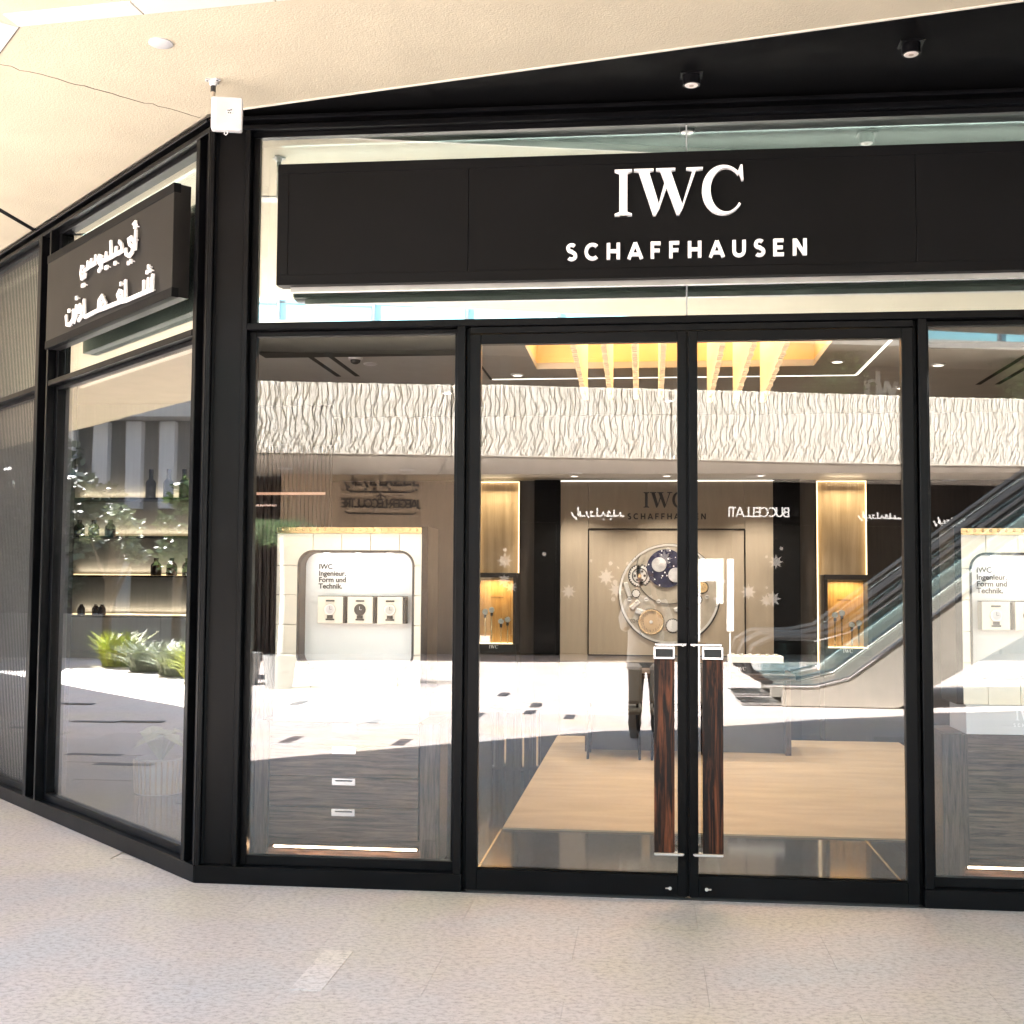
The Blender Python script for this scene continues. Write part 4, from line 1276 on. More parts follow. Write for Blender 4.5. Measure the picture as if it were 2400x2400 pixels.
# local x: to the right when facing it, local y: into the building
rf = random.Random(11)
def fascia_panel(u0, u1):
    """carved relief: a pale face cut by narrow wandering vertical fissures that tangle towards the foot"""
    z0, z1 = ZS+.03, 5.46
    nx, nz = int((u1-u0)/.0095), 28
    ph = [rf.uniform(0, 6.28) for _ in range(8)]
    vs = []; fs = []
    for j in range(nz+1):
        z = z0+(z1-z0)*j/nz
        low = max(0, 1-(z-z0)/.62)
        for i in range(nx+1):
            u = u0+(u1-u0)*i/nx
            w = u+.014*math.sin(z*6+ph[0]+u*2.7)+.010*math.sin(z*14+ph[1]+u*5.3)+low*.05*math.sin(z*19+u*11+ph[2])+.035*math.sin(u*4.1+ph[6])
            f1 = abs(math.sin(w*PI/.104))
            f2 = abs(math.sin((w*.93+.05*math.sin(z*9+ph[3]))*PI/.165+ph[4]))
            f3 = abs(math.sin((u*.75+z*.55+.03*math.sin(z*8))*PI/.14+ph[5]))
            g = max(0, 1-f1/.24)*(.65+.35*math.sin(z*5+u*13)) + .9*max(0, 1-f2/.17) + (.5+.5*math.sin(u*17+ph[7]))*max(0, 1-f3/.2)*(.25+.9*low)
            y = -.09+.10*min(1.1, g)+rf.uniform(-.005, .005)
            if i in (0, nx):
                y = .0
            vs.append((u, y, z+(rf.uniform(-.014, .014) if j == nz else 0)))
    q = nx+1
    for j in range(nz):
        for i in range(nx):
            fs.append((j*q+i, j*q+i+1, (j+1)*q+i+1, (j+1)*q+i))
    o = len(vs)
    vs += [(u0, .12, z0), (u1, .12, z0), (u1, .12, z1), (u0, .12, z1)]
    fs += [(o, o+3, o+2, o+1)]
    fs += [tuple([o, o+1]+[i for i in range(nx, -1, -1)]), tuple([o+3]+[nz*q+i for i in range(nx+1)]+[o+2]),
           tuple([o+3, o]+[j*q for j in range(nz+1)]), tuple([o+1, o+2]+[j*q+nx for j in range(nz, -1, -1)])]
    return MB().add(vs, fs).build('fascia_panel', FASC, opp)
u = -16.4
for w in (4.6, 4.2, 4.7, 4.4, 3.9, 4.6, 4.8):
    fascia_panel(u, u+w-.02)
    u += w
box('slab', GREYSOF, opp, -16.5, 14.8, .125, 6.0, ZS+.01, 5.30)
box('soffit', GREYSOF, opp, -16.5, 14.8, .06, 4.6, ZS-.02, ZS+.0095)
box('soffit_joint', DKL, opp, 1.55, 1.60, .06, 4.0, ZS-.024, ZS-.0205)
box('rear_wall', DARKW, opp, -16.5, 14.8, 4.62, 4.8, 0, ZS-.03)
# terrace level above the fascia
box('terrace_wall', mat('terrace_brown', (.075, .062, .052), .5, var=.15), opp, -16.5, 14.8, 3.6, 3.8, 5.3, 6.75)
for k in range(16):
    box('terrace_mullion', mat('grey_mullion', (.12, .125, .13), .4), opp, -16+2.0*k, -15.84+2.0*k, 3.5, 3.5995, 5.3, 6.75)
box('upper_slab', GREYSOF, opp, -16.5, 14.8, 1.2, 4.0, 6.75, 6.93)
box('upper_wall', CONC, opp, -16.5, 14.8, 2.3, 6, 6.931, 13.5)
for k in range(16):
    for j in range(2):
        p = box('curtain_pane', TEAL, opp, -16.4+1.95*k, -16.4+1.95*k+1.88, 1.4, 2.2985, 6.96+2.3*j, 6.96+2.3*j+2.2)
        if j == 0:
            box('pane_rail', mat('grey_mullion', (.12, .125, .13), .4), p, -16.4+1.95*k, -16.4+1.95*k+1.88, 1.385, 1.3995, 7.36+.05*math.sin(k), 7.40+.05*math.sin(k))
    box('curtain_mullion', mat('grey_mullion', (.12, .125, .13), .4), opp, -16.47+1.95*k, -16.41+1.95*k, 1.34, 2.2985, 6.932, 11.6)
# ground floor shops
def shop_bay(u0, u1, kind):
    if kind == 'brown':
        n = int((u1-u0)/.9)
        for i in range(n):
            w = (u1-u0)/n
            box('cladding_panel', BROWNP, opp, u0+i*w+.004, u0+(i+1)*w-.004, 3.9, 4.6, 0, ZS-.03)
    elif kind == 'slats':
        for i in range(int((u1-u0)/.16)):
            box('slat', SLATM, opp, u0+.16*i, u0+.16*i+.08, 4.2, 4.4, 0, 3.8)
        box('lit_track', emat('string_led', (1, .42, .24), .12), opp, u0, u1-.3, 4.1, 4.14, 3.3, 3.34)
    else:
        box('shop_frame', BLACK, opp, u0, u1, 3.95, 4.1, 3.0, ZS-.03)
        box('shop_frame', BLACK, opp, u0, u0+.12, 3.95, 4.1, 0, 3.0)
        box('shop_frame', BLACK, opp, u1-.12, u1, 3.95, 4.1, 0, 3.0)
        box('shop_glass', DGLASS, opp, u0+.12, u1-.12, 4.05, 4.09, .02, 3.0)
        n = max(1, int((u1-u0)/1.8))
        for i in range(1, n):
            x = u0+(u1-u0)*i/n
            box('shop_mullion', BLACK, opp, x-.04, x+.04, 3.98, 4.049, .0, 3.0)
shop_bay(7.0, 14.5, 'slats')
shop_bay(5.2, 6.9, 'slats')
shop_bay(.9, 5.1, 'brown')
shop_bay(-3.2, .8, 'glass')
shop_bay(-7.4, -3.3, 'glass')
shop_bay(-11.8, -7.5, 'glass')
shop_bay(-16.4, -11.9, 'glass')
for k, uu in enumerate((10.6, 4.9, 2.3, -1.4, -5.4, -10)):
    MB().lathe([(.16, 0), (.16, -.02)], 18, (uu, 2.6, ZS-.021)).build('soffit_downlight', WHITE, opp, smooth=True)
# signs over there
def shop_sign(name, label, u_, v, z):
    w = OB+Vector((math.cos(ORZ)*u_-math.sin(ORZ)*v, math.sin(ORZ)*u_+math.cos(ORZ)*v, z))
    return thing(name, label, 'sign', w, ORZ)
s = shop_sign('wall_sign', 'dark letters JAEGER-LECOULTRE with Arabic above on brown cladding', 1.95, 3.895, 3.28)
SD = mat('dark_bronze_letter', (.02, .015, .012), .4)
sans_word('JAEGER-LECOULTRE', .0, 1.80, 0, .20, SD, s, 0, .03, .16)
ARS = [[(0, 0), (.1, 0), (.12, .12)], [(.16, .02), (.3, .0), (.3, .2)], [(.34, 0), (.5, 0), (.46, .14), (.40, .08)], [(.55, .0), (.62, .10), (.68, .0), (.80, 0), (.80, .24)],
       [(.86, .0), (.98, 0), (.99, .13), (.92, .12)], [(1.04, -.05), (1.10, .03), (1.12, .14)], [(1.16, 0), (1.3, 0), (1.3, .14)], [(1.36, 0), (1.36, .26)], [(1.42, -.06), (1.5, -.02), (1.56, .10)]]
def squiggle(par, x0, z0, sc, m, seed):
    rr_ = random.Random(seed)
    for st in ARS:
        mb = MB(); ribbon(mb, [(x0+p[0]*sc, z0+p[1]*sc) for p in st], .042*sc, -.03, 0); mb.build('letter', m, par)
        if rr_.random() < .6:
            p = st[0]; mb = MB(); ribbon(mb, [(x0+(p[0]+.03)*sc, z0-.09*sc), (x0+(p[0]+.08)*sc, z0-.09*sc)], .045*sc, -.03, 0); mb.build('letter', m, par)
squiggle(s, .05, .52, 1.08, SD, 1)
mb = MB(); ribbon(mb, [(.1, -.09), (.2, -.13), (1.6, -.13), (1.7, -.09)], .03, -.02, 0); mb.build('underline', SD, s)
mb = MB(); ribbon(mb, [(.15, .40), (.25, .36), (1.55, .36), (1.65, .40)], .03, -.02, 0); mb.build('underline', SD, s)
mb = MB(); ribbon(mb, [(.78, .24), (.9, .30), (1.0, .24)], .025, -.02, 0); ribbon(mb, [(.9, .22), (.9, .33)], .025, -.021, 0); mb.build('emblem', SD, s)
WLIT = emat('lit_white_letter', (1, .97, .92), .28)
s = shop_sign('shop_sign', 'lit white letters BUCCELLATI above the dark shop with snowflakes', -6.65, 3.94, 3.18)
sans_word('BUCCELLATI', 0, 1.45, 0, .24, WLIT, s, 0, .03, .12)
s = shop_sign('shop_sign', 'lit white Arabic letters above the snowflake shop window', -2.75, 3.94, 3.16)
squiggle(s, 0, 0, .80, WLIT, 2)
s = shop_sign('shop_sign', 'lit white Arabic name with a long stroke above a dark shop', -9.3, 3.94, 3.20)
squiggle(s, 0, 0, .62, WLIT, 5)
mb = MB(); ribbon(mb, [(-.6, 0), (.1, 0)], .035, -.031, 0); mb.build('letter', WLIT, s)
s = shop_sign('shop_sign', 'lit white Arabic name on the farthest dark shop by the escalators', -11.2, 3.94, 3.10)
squiggle(s, 0, 0, .62, WLIT, 6)
s = shop_sign('terrace_sign', 'white letters on the upper terrace wall across the plaza', -9.1, 3.45, 5.98)
sans_word('whi', 0, .8, 0, .62, WLET, s, 0, .04, .16)
# snowflake window stickers
for ti, (u0, uw, lab) in enumerate(((-2.9, 3.2, 'white snowflake stickers on the dark shop window below the Arabic name'), (-6.9, 3.2, 'white snowflake stickers on the dark shop window below BUCCELLATI'))):
    t = shop_sign('snowflake_sticker', lab, u0, 4.045, 0)
    t['category'] = 'sticker'
    SNOW = mat('white_sticker', (.62, .60, .57), .6, var=.03)
    rs = random.Random(20+ti)
    for k in range(16):
        x, z = rs.uniform(0.0, uw), rs.uniform(1.25, 2.55)
        big = k % 3 == 0
        mb = MB()
        if big:
            r = rs.uniform(.13, .2)
            poly = []
            for q in range(16):
                a = 2*PI*q/16; q2 = r if q % 2 == 0 else r*.5
                poly.append((x+q2*math.cos(a), z+q2*math.sin(a)))
        else:
            r = rs.uniform(.03, .06)
            poly = [(x+r*math.cos(2*PI*q/8), z+r*math.sin(2*PI*q/8)) for q in range(8)]
        mb.prism(poly, -.006, -.001, 'Y').build('flake', SNOW, t)

# ================================================================== ESCALATORS
def escalator(yc, label):
    t = thing('escalator', label, 'escalator', (3.85, yc, 0), R(-2), 'escalators up to the terrace')
    run0, sl, Hh = .85, math.tan(R(36)), 5.0
    L = Hh/sl
    def prof(off, n=1):
        return [(0, off), (run0-.2, off), (run0+.25, off+.12), (run0+L, off+Hh), (run0+L+1.2, off+Hh)]
    for sgn in (-1, 1):
        y = sgn*.52
        # truss cladding and skirt
        lo = [(.25, .0), (run0+.9, .0), (run0+L+1.2, Hh-.9), (run0+L+1.2, Hh)]
        up_ = [(run0+L, Hh), (run0+.25, .12), (run0-.2, .0)]
        MB().prism([(p[0], p[1]) for p in [(.25, .0), (run0+.9, .0), (run0+L+1.2, Hh-.9), (run0+L+1.2, Hh+.25), (run0+L, Hh+.25), (run0+.25, .34), (run0-.2, .24), (.25, .24)]], y-.05, y+.05, 'Y').build('side_cladding', mat('champagne_cladding', (.46, .42, .36), .35, .3, var=.05), t)
        # glass balustrade panels
        pts = [(.1, .26), (run0-.2, .26), (run0+.25, .36)]
        k = 0
        segs = [(.12, .26, run0-.2, .26)]
        m = 6
        for i in range(m):
            a, b2 = i/m, (i+1)/m
            segs.append((run0+.1+(L-.1)*a, .30+Hh*a, run0+.1+(L-.1)*b2-.02, .30+Hh*b2))
        for (xa, za, xb, zb) in segs:
            MB().prism([(xa, za), (xb, zb), (xb, zb+.62), (xa, za+.62)], y-.006, y+.006, 'Y').build('glass_panel', ESCG, t)
        hr = [(.12, y, .28), (-.12, y, .40), (-.2, y, .58), (-.12, y, .78), (.12, y, .90), (run0-.2, y, .91), (run0+.2, y, 1.0), (run0+L, y, Hh+.93), (run0+L+1.2, y, Hh+.93)]
        MB().tube(hr, .045, 8).build('handrail', RUBBER, t, smooth=True)
        MB().tube([(p[0]+.02, y-.056*sgn*-1, p[1]+.27) for p in prof(0)], .022, 8).build('trim_rail', CHROME, t, smooth=True)
        MB().tube([(p[0]+.02, y+.05*sgn, p[1]+.86) for p in prof(0)[1:]], .014, 8).build('trim_rail', CHROME, t, smooth=True)
    box('landing_plate', STEEL, t, -.25, run0-.1, -.46, .46, .001, .03)
    st_me = MB().box(0, .40, -.45, .45, -.2, 0).mesh('step', mat('escalator_step', (.22, .22, .23), .4, .6))
    for k in range(20):
        o = bpy.data.objects.new('step', st_me); COL.objects.link(o); o.parent = t
        o.location = (run0+.05+.344*k, 0, .06+.25*k)
    MB().prism([(.25, .002), (run0+.95, .002), (run0+L+1.2, Hh-.88), (run0+L+1.2, Hh-.5), (run0+.6, .03), (.25, .03)], -.46, .46, 'Y').build('truss', CONC, t)
    return t
escalator(-10.75, 'glass sided escalator nearer the shop, rising from the plaza')
escalator(-12.25, 'glass sided escalator farther from the shop, rising from the plaza')
td = thing('escalator_landing', 'pale concrete terrace bridge at the head of the escalators', 'bridge', (0, 0, 0))
box('deck', CONC, td, 12.6, 18, -18, -9.8, 4.3, 5.0)
for y in (-17, -10.5):
    box('pier', CONC, td, 16.6, 17.2, y-.3, y+.3, -.02, 4.3)

# ================================================================== PLAZA OBJECTS
wf = thing('wayfinding_sign', 'sunlit white panel sign on slim posts near the escalators', 'sign', (3.36, -12.7, -.012))
SGN = mat('white_sign_paint', (.8, .8, .79), .4, var=.03)
MB().tube([(-.20, 0, 0), (-.20, 0, 2.0)], .018, 10).build('post', SGN, wf, smooth=True)
box('panel', SGN, wf, -.18, .16, -.03, .03, 1.66, 2.0)
box('panel', SGN, wf, .06, .16, -.029, .029, 1.32, 1.659)
box('banner', SGN, wf, .22, .32, -.05, .0, .9, 2.0)
MB().tube([(.27, -.02, 0), (.27, -.02, .9)], .012, 8).build('post', SGN, wf, smooth=True)
for k in range(3):
    mb = MB(); ribbon(mb, [(-.14, 1.76+.06*k), (-.10, 1.78+.06*k)], .012, .0305, .032); mb.build('mark', INK, wf)
box('foot', SGN, wf, -.3, .36, -.12, .12, 0, .02)

def leaves(n, cloud, size, seed, flat=.5):
    rg = random.Random(seed)
    mb = MB()
    for k in range(n):
        p = cloud(rg)
        d = Vector((rg.gauss(0, 1), rg.gauss(0, 1), rg.gauss(0, flat))).normalized()
        e = d.cross(Vector((rg.gauss(0, 1), rg.gauss(0, 1), rg.gauss(0, 1)))).normalized()
        s_ = size*rg.uniform(.6, 1.4)
        mb.add([p, p+d*s_*.5+e*s_*.28, p+d*s_, p+d*s_*.5-e*s_*.28], [(0, 1, 2, 3)])
    return mb
def tree(x, y, h, r, label, m, n=2600, seed=1, size=.16, clumps=16, grp=None, low=.45):
    t = thing('tree', label, 'tree', (x, y, -.012), 0, grp)
    rg = random.Random(seed)
    mb = MB()
    hb = h*.42
    mb.tube([(0, 0, 0), (.05, .02, hb*.5), (-.03, .05, hb), (0, 0, h*.8)], [.13, .10, .08, .03], 8)
    cl = []
    for k in range(clumps):
        a = rg.uniform(0, 2*PI); rr_ = r*math.sqrt(rg.random()); z = h*low+h*(1-low)*rg.random()
        k2 = math.sin(PI*min(1, max(.22, (z-h*(low-.05))/(h*(1.07-low)))))
        c = Vector((rr_*math.cos(a)*k2, rr_*math.sin(a)*k2, z))
        cl.append((c, rg.uniform(.22, .42)*r))
        mb.tube([(0, 0, hb+rg.uniform(-.2, .5)), tuple(c*.55+Vector((0, 0, hb*.45))), tuple(c)], [.05, .03, .012], 5)
    mb.build('trunk', BARK, t, smooth=True)
    def cloud(g):
        c, q = g.choice(cl)
        d = Vector((g.gauss(0, 1), g.gauss(0, 1), g.gauss(0, .8))).normalized()*q*g.random()**.35
        return c+d
    leaves(n, cloud, size, seed+1).build('crown', m, t)
    return t
tree(-20.2, 12.2, 5.6, 2.3, 'dense dark tree beside the shaded walk, thick in leaf', LEAFD, 14000, 3, .28, 44, None, .2)
tree(-23.5, 12.8, 6.2, 2.3, 'dark bushy tree behind the dense tree of the walk', LEAFD, 9000, 9, .24, 36, None, .2)
tree(-15.9, 5.9, 3.4, .75, 'slim young tree with pale sunlit leaves in the grass bed', LEAFM, 1500, 5, .14, 10)
tree(-17.3, 7.8, 3.0, .7, 'small feathery tree in front of the grey planter wall', LEAFG, 1100, 6, .12, 9)
def grass(x, y, r, h, n, m, label, seed, grp):
    rg = random.Random(seed)
    mb = MB()
    for k in range(n):
        a = rg.uniform(0, 2*PI); q = r*math.sqrt(rg.random())*.55
        p = Vector((q*math.cos(a), q*math.sin(a), 0))
        b2 = rg.uniform(0, 2*PI); lean = rg.uniform(.05, .95)*r
        hh = h*rg.uniform(.35, 1.15)
        mid = p+Vector((math.cos(b2)*lean*.35, math.sin(b2)*lean*.35, hh*.65))
        tip = p+Vector((math.cos(b2)*lean*1.3, math.sin(b2)*lean*1.3, hh))
        w = Vector((-math.sin(b2), math.cos(b2), 0))*.011
        mb.add([p-w, p+w, mid+w*.8, mid-w*.8, tip], [(0, 1, 2, 3), (3, 2, 4)])
    o = mb.build('grass_clump', m, None, (x, y, .0))
    return tag(o, label, 'grass', grp)
gl_ = Vector((-16.2, 7.4)); gr_ = Vector((-12.0, 4.1))
gb = structure(MB().prism([(-16.6, 7.4), (-12.6, 4.0), (-9.0, 1.2), (-11.5, -.6), (-19, 5.0), (-18.5, 7.0)], -.012, .03, 'Z').build('planting_bed', mat('dark_soil', (.05, .04, .03), .95, var=.3, bump=1, bs=30)))
grass(-16.1, 7.1, .55, .62, 700, LEAFY, 'bright lime ornamental grass clump at the far tip of the bed', 1, 'grass clumps in the bed')
grass(-12.9, 4.35, .6, .60, 900, LEAFY, 'bright lime ornamental grass clump near the mushroom lamp', 2, 'grass clumps in the bed')
grass(-12.0, 3.55, .6, .58, 900, LEAFY, 'bright lime ornamental grass clump spilling over the bed edge', 3, 'grass clumps in the bed')
grass(-15.0, 6.1, .6, .50, 800, LEAFG, 'grey green ornamental grass clump between the lime ones', 4, 'grass clumps in the bed')
grass(-14.0, 5.2, .6, .52, 800, LEAFG, 'grey green low grass clump in the middle of the bed', 5, 'grass clumps in the bed')
grass(-14.9, 4.6, .7, .75, 800, LEAFG, 'taller sage shrub behind the grasses', 6, 'grass clumps in the bed')
gl2 = thing('garden_lamp', 'dark mushroom shaped bollard lamp in the grass bed', 'lamp', (-14.6, 5.0, .03))
MB().tube([(0, 0, 0), (0, 0, .85)], .022, 10).build('stem', RUBBER, gl2, smooth=True)
MB().lathe([(.30, .80), (.29, .86), (.22, .97), (.10, 1.04), (.02, 1.05)], 22).build('shade', RUBBER, gl2, smooth=True)
# grey planter wall and fluted facade beyond the walk
pw = thing('planter_wall', 'grey concrete planter wall behind the grass bed', 'wall', (-18.6, 8.2, -.012), R(90))
for k in range(7):
    box('block', CONC, pw, -9+2*k, -9+2*k+1.985, -.15, .15, 0, .92)
lf = thing('fluted_building', 'grey building with tall fluted fins beyond the planter wall', 'building', (-26, 9, 0), R(90))
box('wall', mat('slate_wall', (.07, .075, .085), .5), lf, -13, 16, .3, .8, 0, 7.6)
for k in range(28):
    box('fin', mat('pale_fin', (.34, .35, .37), .5, var=.05), lf, -12.6+.95*k, -12.6+.95*k+.42, .02, .2995, 3.6, 6.0)
box('slab', CONC, lf, -13, 16, -.6, .2995, 6.05, 6.6)
box('dark_band', mat('brown_band', (.05, .035, .028), .5), lf, -13, 16, .1, .2995, 2.9, 3.55)
for k in range(14):
    box('column', CONC, lf, -12.8+2.1*k, -12.5+2.1*k, -.05, .2995, 0, 2.899)
    box('shop_pane', DGLASS, lf, -12.48+2.1*k, -10.72+2.1*k, .2, .2995, .1, 2.8)
s = thing('script_sign', 'white script shop name on the fluted building', 'sign', (-25.3, 8.2, 6.7), R(90))
for st in ([(0, .5), (.12, .6), (.22, .1), (.40, .62), (.5, .66)], [(.46, .2), (.58, .32), (.5, .38), (.44, .2), (.56, .1), (.68, .2)], [(.68, .36), (.72, .1), (.82, .34), (.88, .12), (.98, .2)]):
    mb = MB(); ribbon(mb, st, .05, -.03, 0); mb.build('letter', WLET, s)
box('backing', mat('brown_band', (.05, .035, .028), .5), s, -1.0, 2.4, .001, .1, -.1, .8)
# red cafe parasol band seen far left
kio = thing('kiosk', 'small kiosk with a red fascia beside the dark trees', 'kiosk', (-18.2, 13.2, -.012), R(60))
box('body', CONC, kio, -1.5, 1.5, 0, 2, 0, 2.0)
box('fascia', mat('red_fascia', (.35, .05, .03), .5), kio, -1.6, 1.6, -.1, 2.1, 2.0, 2.45)
box('roof', WHITE, kio, -1.7, 1.7, -.2, 2.2, 2.4505, 2.55)
for x in (-1.2, 0, 1.2):
    box('post', SGN, kio, x-.04, x+.04, -.09, -.02, 0, 2.0)
# slim palms in pots on the plaza
def palm(x, y, h, label, seed):
    t = thing('potted_palm', label, 'palm', (x, y, -.012), 0, 'slim palms across the plaza')
    MB().lathe([(.20, 0), (.26, .5), (.22, .5), (.20, .42)], 18).build('pot', CONC, t, smooth=True)
    MB().tube([(0, 0, .4), (.02, 0, h*.6), (0, .02, h)], [.045, .035, .03], 8).build('trunk', mat('white_trunk', (.72, .70, .66), .7, var=.08), t, smooth=True)
    rg = random.Random(seed)
    for k in range(12):
        a = 2*PI*k/12+rg.uniform(-.2, .2)
        pts = [Vector((0, 0, h)), Vector((math.cos(a)*.3, math.sin(a)*.3, h+.22)), Vector((math.cos(a)*.62, math.sin(a)*.62, h+.12)), Vector((math.cos(a)*.85, math.sin(a)*.85, h-.15))]
        sd = Vector((-math.sin(a), math.cos(a), 0))
        mb = MB()
        for i in range(3):
            for q in range(5):
                p = pts[i].lerp(pts[i+1], q/5); d = (pts[i+1]-pts[i]).normalized()
                for sg in (-1, 1):
                    mb.add([p, p+d*.08+sd*sg*.07, p+d*.11+sd*sg*.16, p+d*.03], [(0, 1, 2), (0, 2, 3)])
        mb.build('frond', LEAFM, t)
    return t
palm(-3.9, -12.2, 2.35, 'slim white trunked palm in a pot, nearer the brown cladding', 2)
palm(-3.15, -11.6, 2.30, 'slim white trunked palm in a pot, nearer the escalators', 4)
bw = thing('bench_planter', 'low brown planter with shrubs before the slatted shop', 'planter', (-6.2, -13.0, -.012), R(-12))
box('box', BROWNP, bw, -2.2, 1.9, -.4, .4, 0, .75)
leaves(900, lambda g: Vector((g.uniform(-2.1, 1.8), g.uniform(-.35, .35), .75+abs(g.gauss(0, .28)))), .16, 31).build('shrub', LEAFM, bw)
tp = shop_sign('terrace_shrub', 'leafy shrub on the terrace above the carved fascia', -7.2, 2.2, 5.31)
tp['category'] = 'shrub'
box('box', CONC, tp, -.6, .5, -.2, .3, 0, .5)
leaves(900, lambda g: Vector((g.gauss(0, .28), g.gauss(0, .2), .5+abs(g.gauss(.3, .5)))), .15, 33).build('crown', LEAFM, tp)
tp = shop_sign('terrace_hedge', 'long leafy hedge on the terrace past the white letters', -12.6, 2.2, 5.31)
tp['category'] = 'hedge'
box('box', CONC, tp, -2.4, 1.6, -.2, .3, 0, .5)
leaves(3000, lambda g: Vector((g.uniform(-2.3, 1.5), g.gauss(0, .25), .5+g.random()*1.5)), .17, 34).build('crown', LEAFM, tp)

# ================================================================== THE PHOTOGRAPHER (mirrored in the door)
px, py = 2.335, -6.60
man = thing('person', 'person in a long pale shirt and dark trousers holding up a phone', 'person', (px, py, 0))
SKIN = mat('skin', (.36, .21, .14), .55, var=.06)
SHIRT = mat('pale_shirt', (.66, .63, .57), .85, var=.05, bump=.4, bs=120)
TROUS = mat('dark_trousers', (.035, .033, .032), .85, var=.15, bump=.4, bs=200)
HAIR = mat('dark_hair', (.012, .010, .009), .6, var=.3)
def loft(mb, rings, n=14):
    """rings: (cx,cy,cz,rx,ry)"""
    vs = []; fs = []
    for (cx, cy, cz, rx, ry) in rings:
        for k in range(n):
            a = 2*PI*k/n
            vs.append((cx+rx*math.cos(a), cy+ry*math.sin(a), cz))
    m = len(rings)
    for i in range(m-1):
        for k in range(n):
            fs.append((i*n+k, i*n+(k+1) % n, (i+1)*n+(k+1) % n, (i+1)*n+k))
    fs += [tuple(range(n-1, -1, -1)), tuple(range((m-1)*n, m*n))]
    mb.add(vs, fs)
def remesh(o, v=.012, it=2):
    r_ = o.modifiers.new('remesh', 'REMESH'); r_.mode = 'VOXEL'; r_.voxel_size = v; r_.use_smooth_shade = True
    sm = o.modifiers.new('smooth', 'SMOOTH'); sm.iterations = it
    return o
mb = MB()   # body: head, neck, torso, arms, hands, legs
loft(mb, [(0, 0, 1.44, .055, .055), (0, .01, 1.52, .052, .055), (0, .03, 1.545, .055, .07), (0, .035, 1.58, .068, .088), (0, .03, 1.65, .077, .098), (0, .025, 1.70, .076, .098), (0, .02, 1.745, .055, .075), (0, .018, 1.765, .02, .03)])
loft(mb, [(0, .13, 1.60, .006, .006), (0, .136, 1.61, .016, .014), (0, .124, 1.645, .010, .012)], 8)      # nose
for sg in (-1, 1):
    loft(mb, [(sg*.080, .02, 1.60, .008, .014), (sg*.084, .018, 1.635, .010, .02), (sg*.080, .015, 1.655, .006, .012)], 8)  # ears
    loft(mb, [(sg*.03, .118, 1.648, .012, .006), (sg*.03, .121, 1.654, .014, .008), (sg*.03, .118, 1.66, .012, .006)], 8)   # brow and lid
loft(mb, [(0, .120, 1.567, .022, .008), (0, .124, 1.575, .026, .010), (0, .120, 1.583, .022, .008)], 10)     # lips
loft(mb, [(0, 0, .86, .15, .10), (0, 0, 1.0, .145, .10), (0, .005, 1.2, .155, .105), (0, 0, 1.36, .165, .10), (0, 0, 1.43, .11, .075), (0, 0, 1.47, .055, .05)])
for sg in (-1, 1):
    mb.tube([(sg*.17, 0, 1.40), (sg*.225, .06, 1.20), (sg*.21, .13, 1.13), (sg*.12, .27, 1.38), (sg*.085, .305, 1.475)], [.052, .044, .042, .034, .026], 10)
    mb.tube([(sg*.085, .305, 1.475), (sg*.075, .315, 1.52), (sg*.07, .325, 1.555)], [.026, .03, .026], 10)   # palm
    mb.tube([(sg*.085, 0, .88), (sg*.095, .01, .5), (sg*.10, 0, .10)], [.085, .06, .042], 10)
    for k in range(4):      # fingers curled behind the phone's edge
        z = 1.535+.017*k
        mb.tube([(sg*.07, .325, z), (sg*.082, .352, z+.006), (sg*.066, .362, z+.009), (sg*.048, .358-.002*k, z+.008)], [.009, .0085, .008, .0065], 6)
    mb.tube([(sg*.068, .318, 1.51), (sg*.055, .325, 1.535), (sg*.045, .330, 1.55)], [.011, .009, .008], 6)     # thumb
body = mb.build('body', SKIN, man)
remesh(body, .0075, 1)
mb = MB()   # shirt
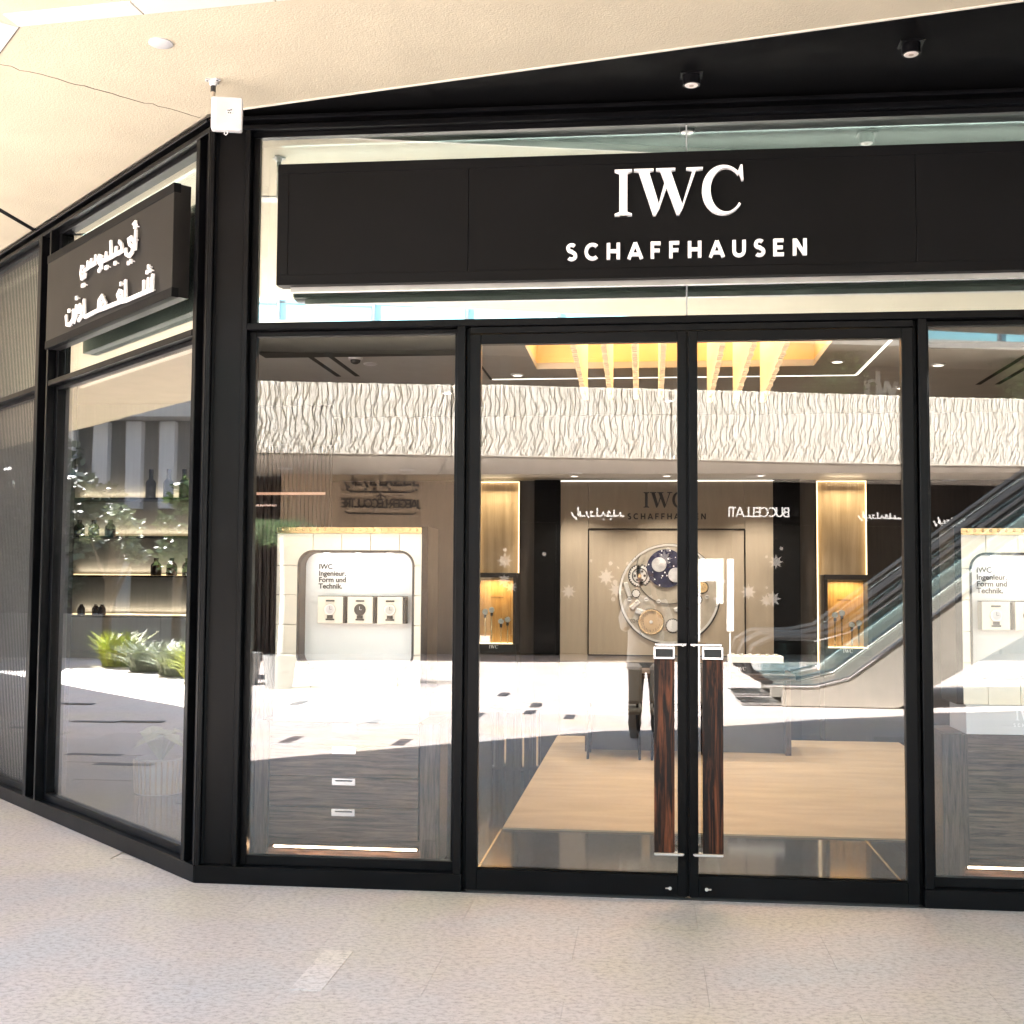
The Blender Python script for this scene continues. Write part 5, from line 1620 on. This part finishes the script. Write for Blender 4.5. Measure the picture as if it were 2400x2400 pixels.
loft(mb, [(0, 0, .69, .205, .145), (0, .0, .80, .20, .145), (0, 0, .95, .19, .135), (0, .005, 1.15, .185, .13), (0, 0, 1.30, .195, .125), (0, 0, 1.40, .185, .11), (0, 0, 1.455, .10, .08), (0, 0, 1.49, .066, .066)], 20)
for sg in (-1, 1):
    mb.tube([(sg*.155, 0, 1.405), (sg*.225, .05, 1.22), (sg*.215, .12, 1.14), (sg*.165, .20, 1.26)], [.07, .062, .06, .055], 12)
remesh(mb.build('shirt', SHIRT, man), .012, 2)
mb = MB()   # trousers
loft(mb, [(0, 0, .80, .165, .12), (0, 0, .92, .17, .125)], 18)
rgt = random.Random(2)
for sg in (-1, 1):
    mb.tube([(sg*.085, 0, .86), (sg*.098, .02, .62), (sg*.105, .02, .46), (sg*.112, -.01, .28), (sg*.115, -.005, .18), (sg*.116, .01, .14), (sg*.116, .02, .10), (sg*.116, .02, .055)], [.10, .086, .075, .073, .066, .074, .062, .06], 14)
remesh(mb.build('trousers', TROUS, man), .012, 2)
for sg in (-1, 1):
    mb = MB()
    loft(mb, [(sg*.12, .06, .002, .045, .135), (sg*.12, .06, .03, .05, .14), (sg*.12, .05, .06, .046, .125), (sg*.12, .0, .085, .04, .07), (sg*.118, -.01, .11, .036, .05)], 14)
    mb.build('shoe', RUBBER, man, smooth=True)
mb = MB()
loft(mb, [(0, -.02, 1.58, .074, .085), (0, -.01, 1.65, .086, .105), (0, .008, 1.70, .085, .108), (0, .012, 1.755, .068, .085), (0, .012, 1.785, .03, .04)], 16)
remesh(mb.build('hair', HAIR, man), .012, 2)
for sg in (-1, 1):
    MB().lathe([(.004, 0), (.011, .005), (.011, .008), (.004, .012)], 10, (sg*.03, .108, 1.643), 'Y').build('eye', WLET, man, smooth=True)
ph = thing('phone', 'black phone held up in both hands by the person', 'phone', (px, py+.345, 1.47))
box('body', INK, ph, -.055, .055, -.004, .004, 0, .15, bevel=.003)
box('camera_bump', RUBBER, ph, -.04, -.005, .0041, .006, .105, .14, bevel=.001)
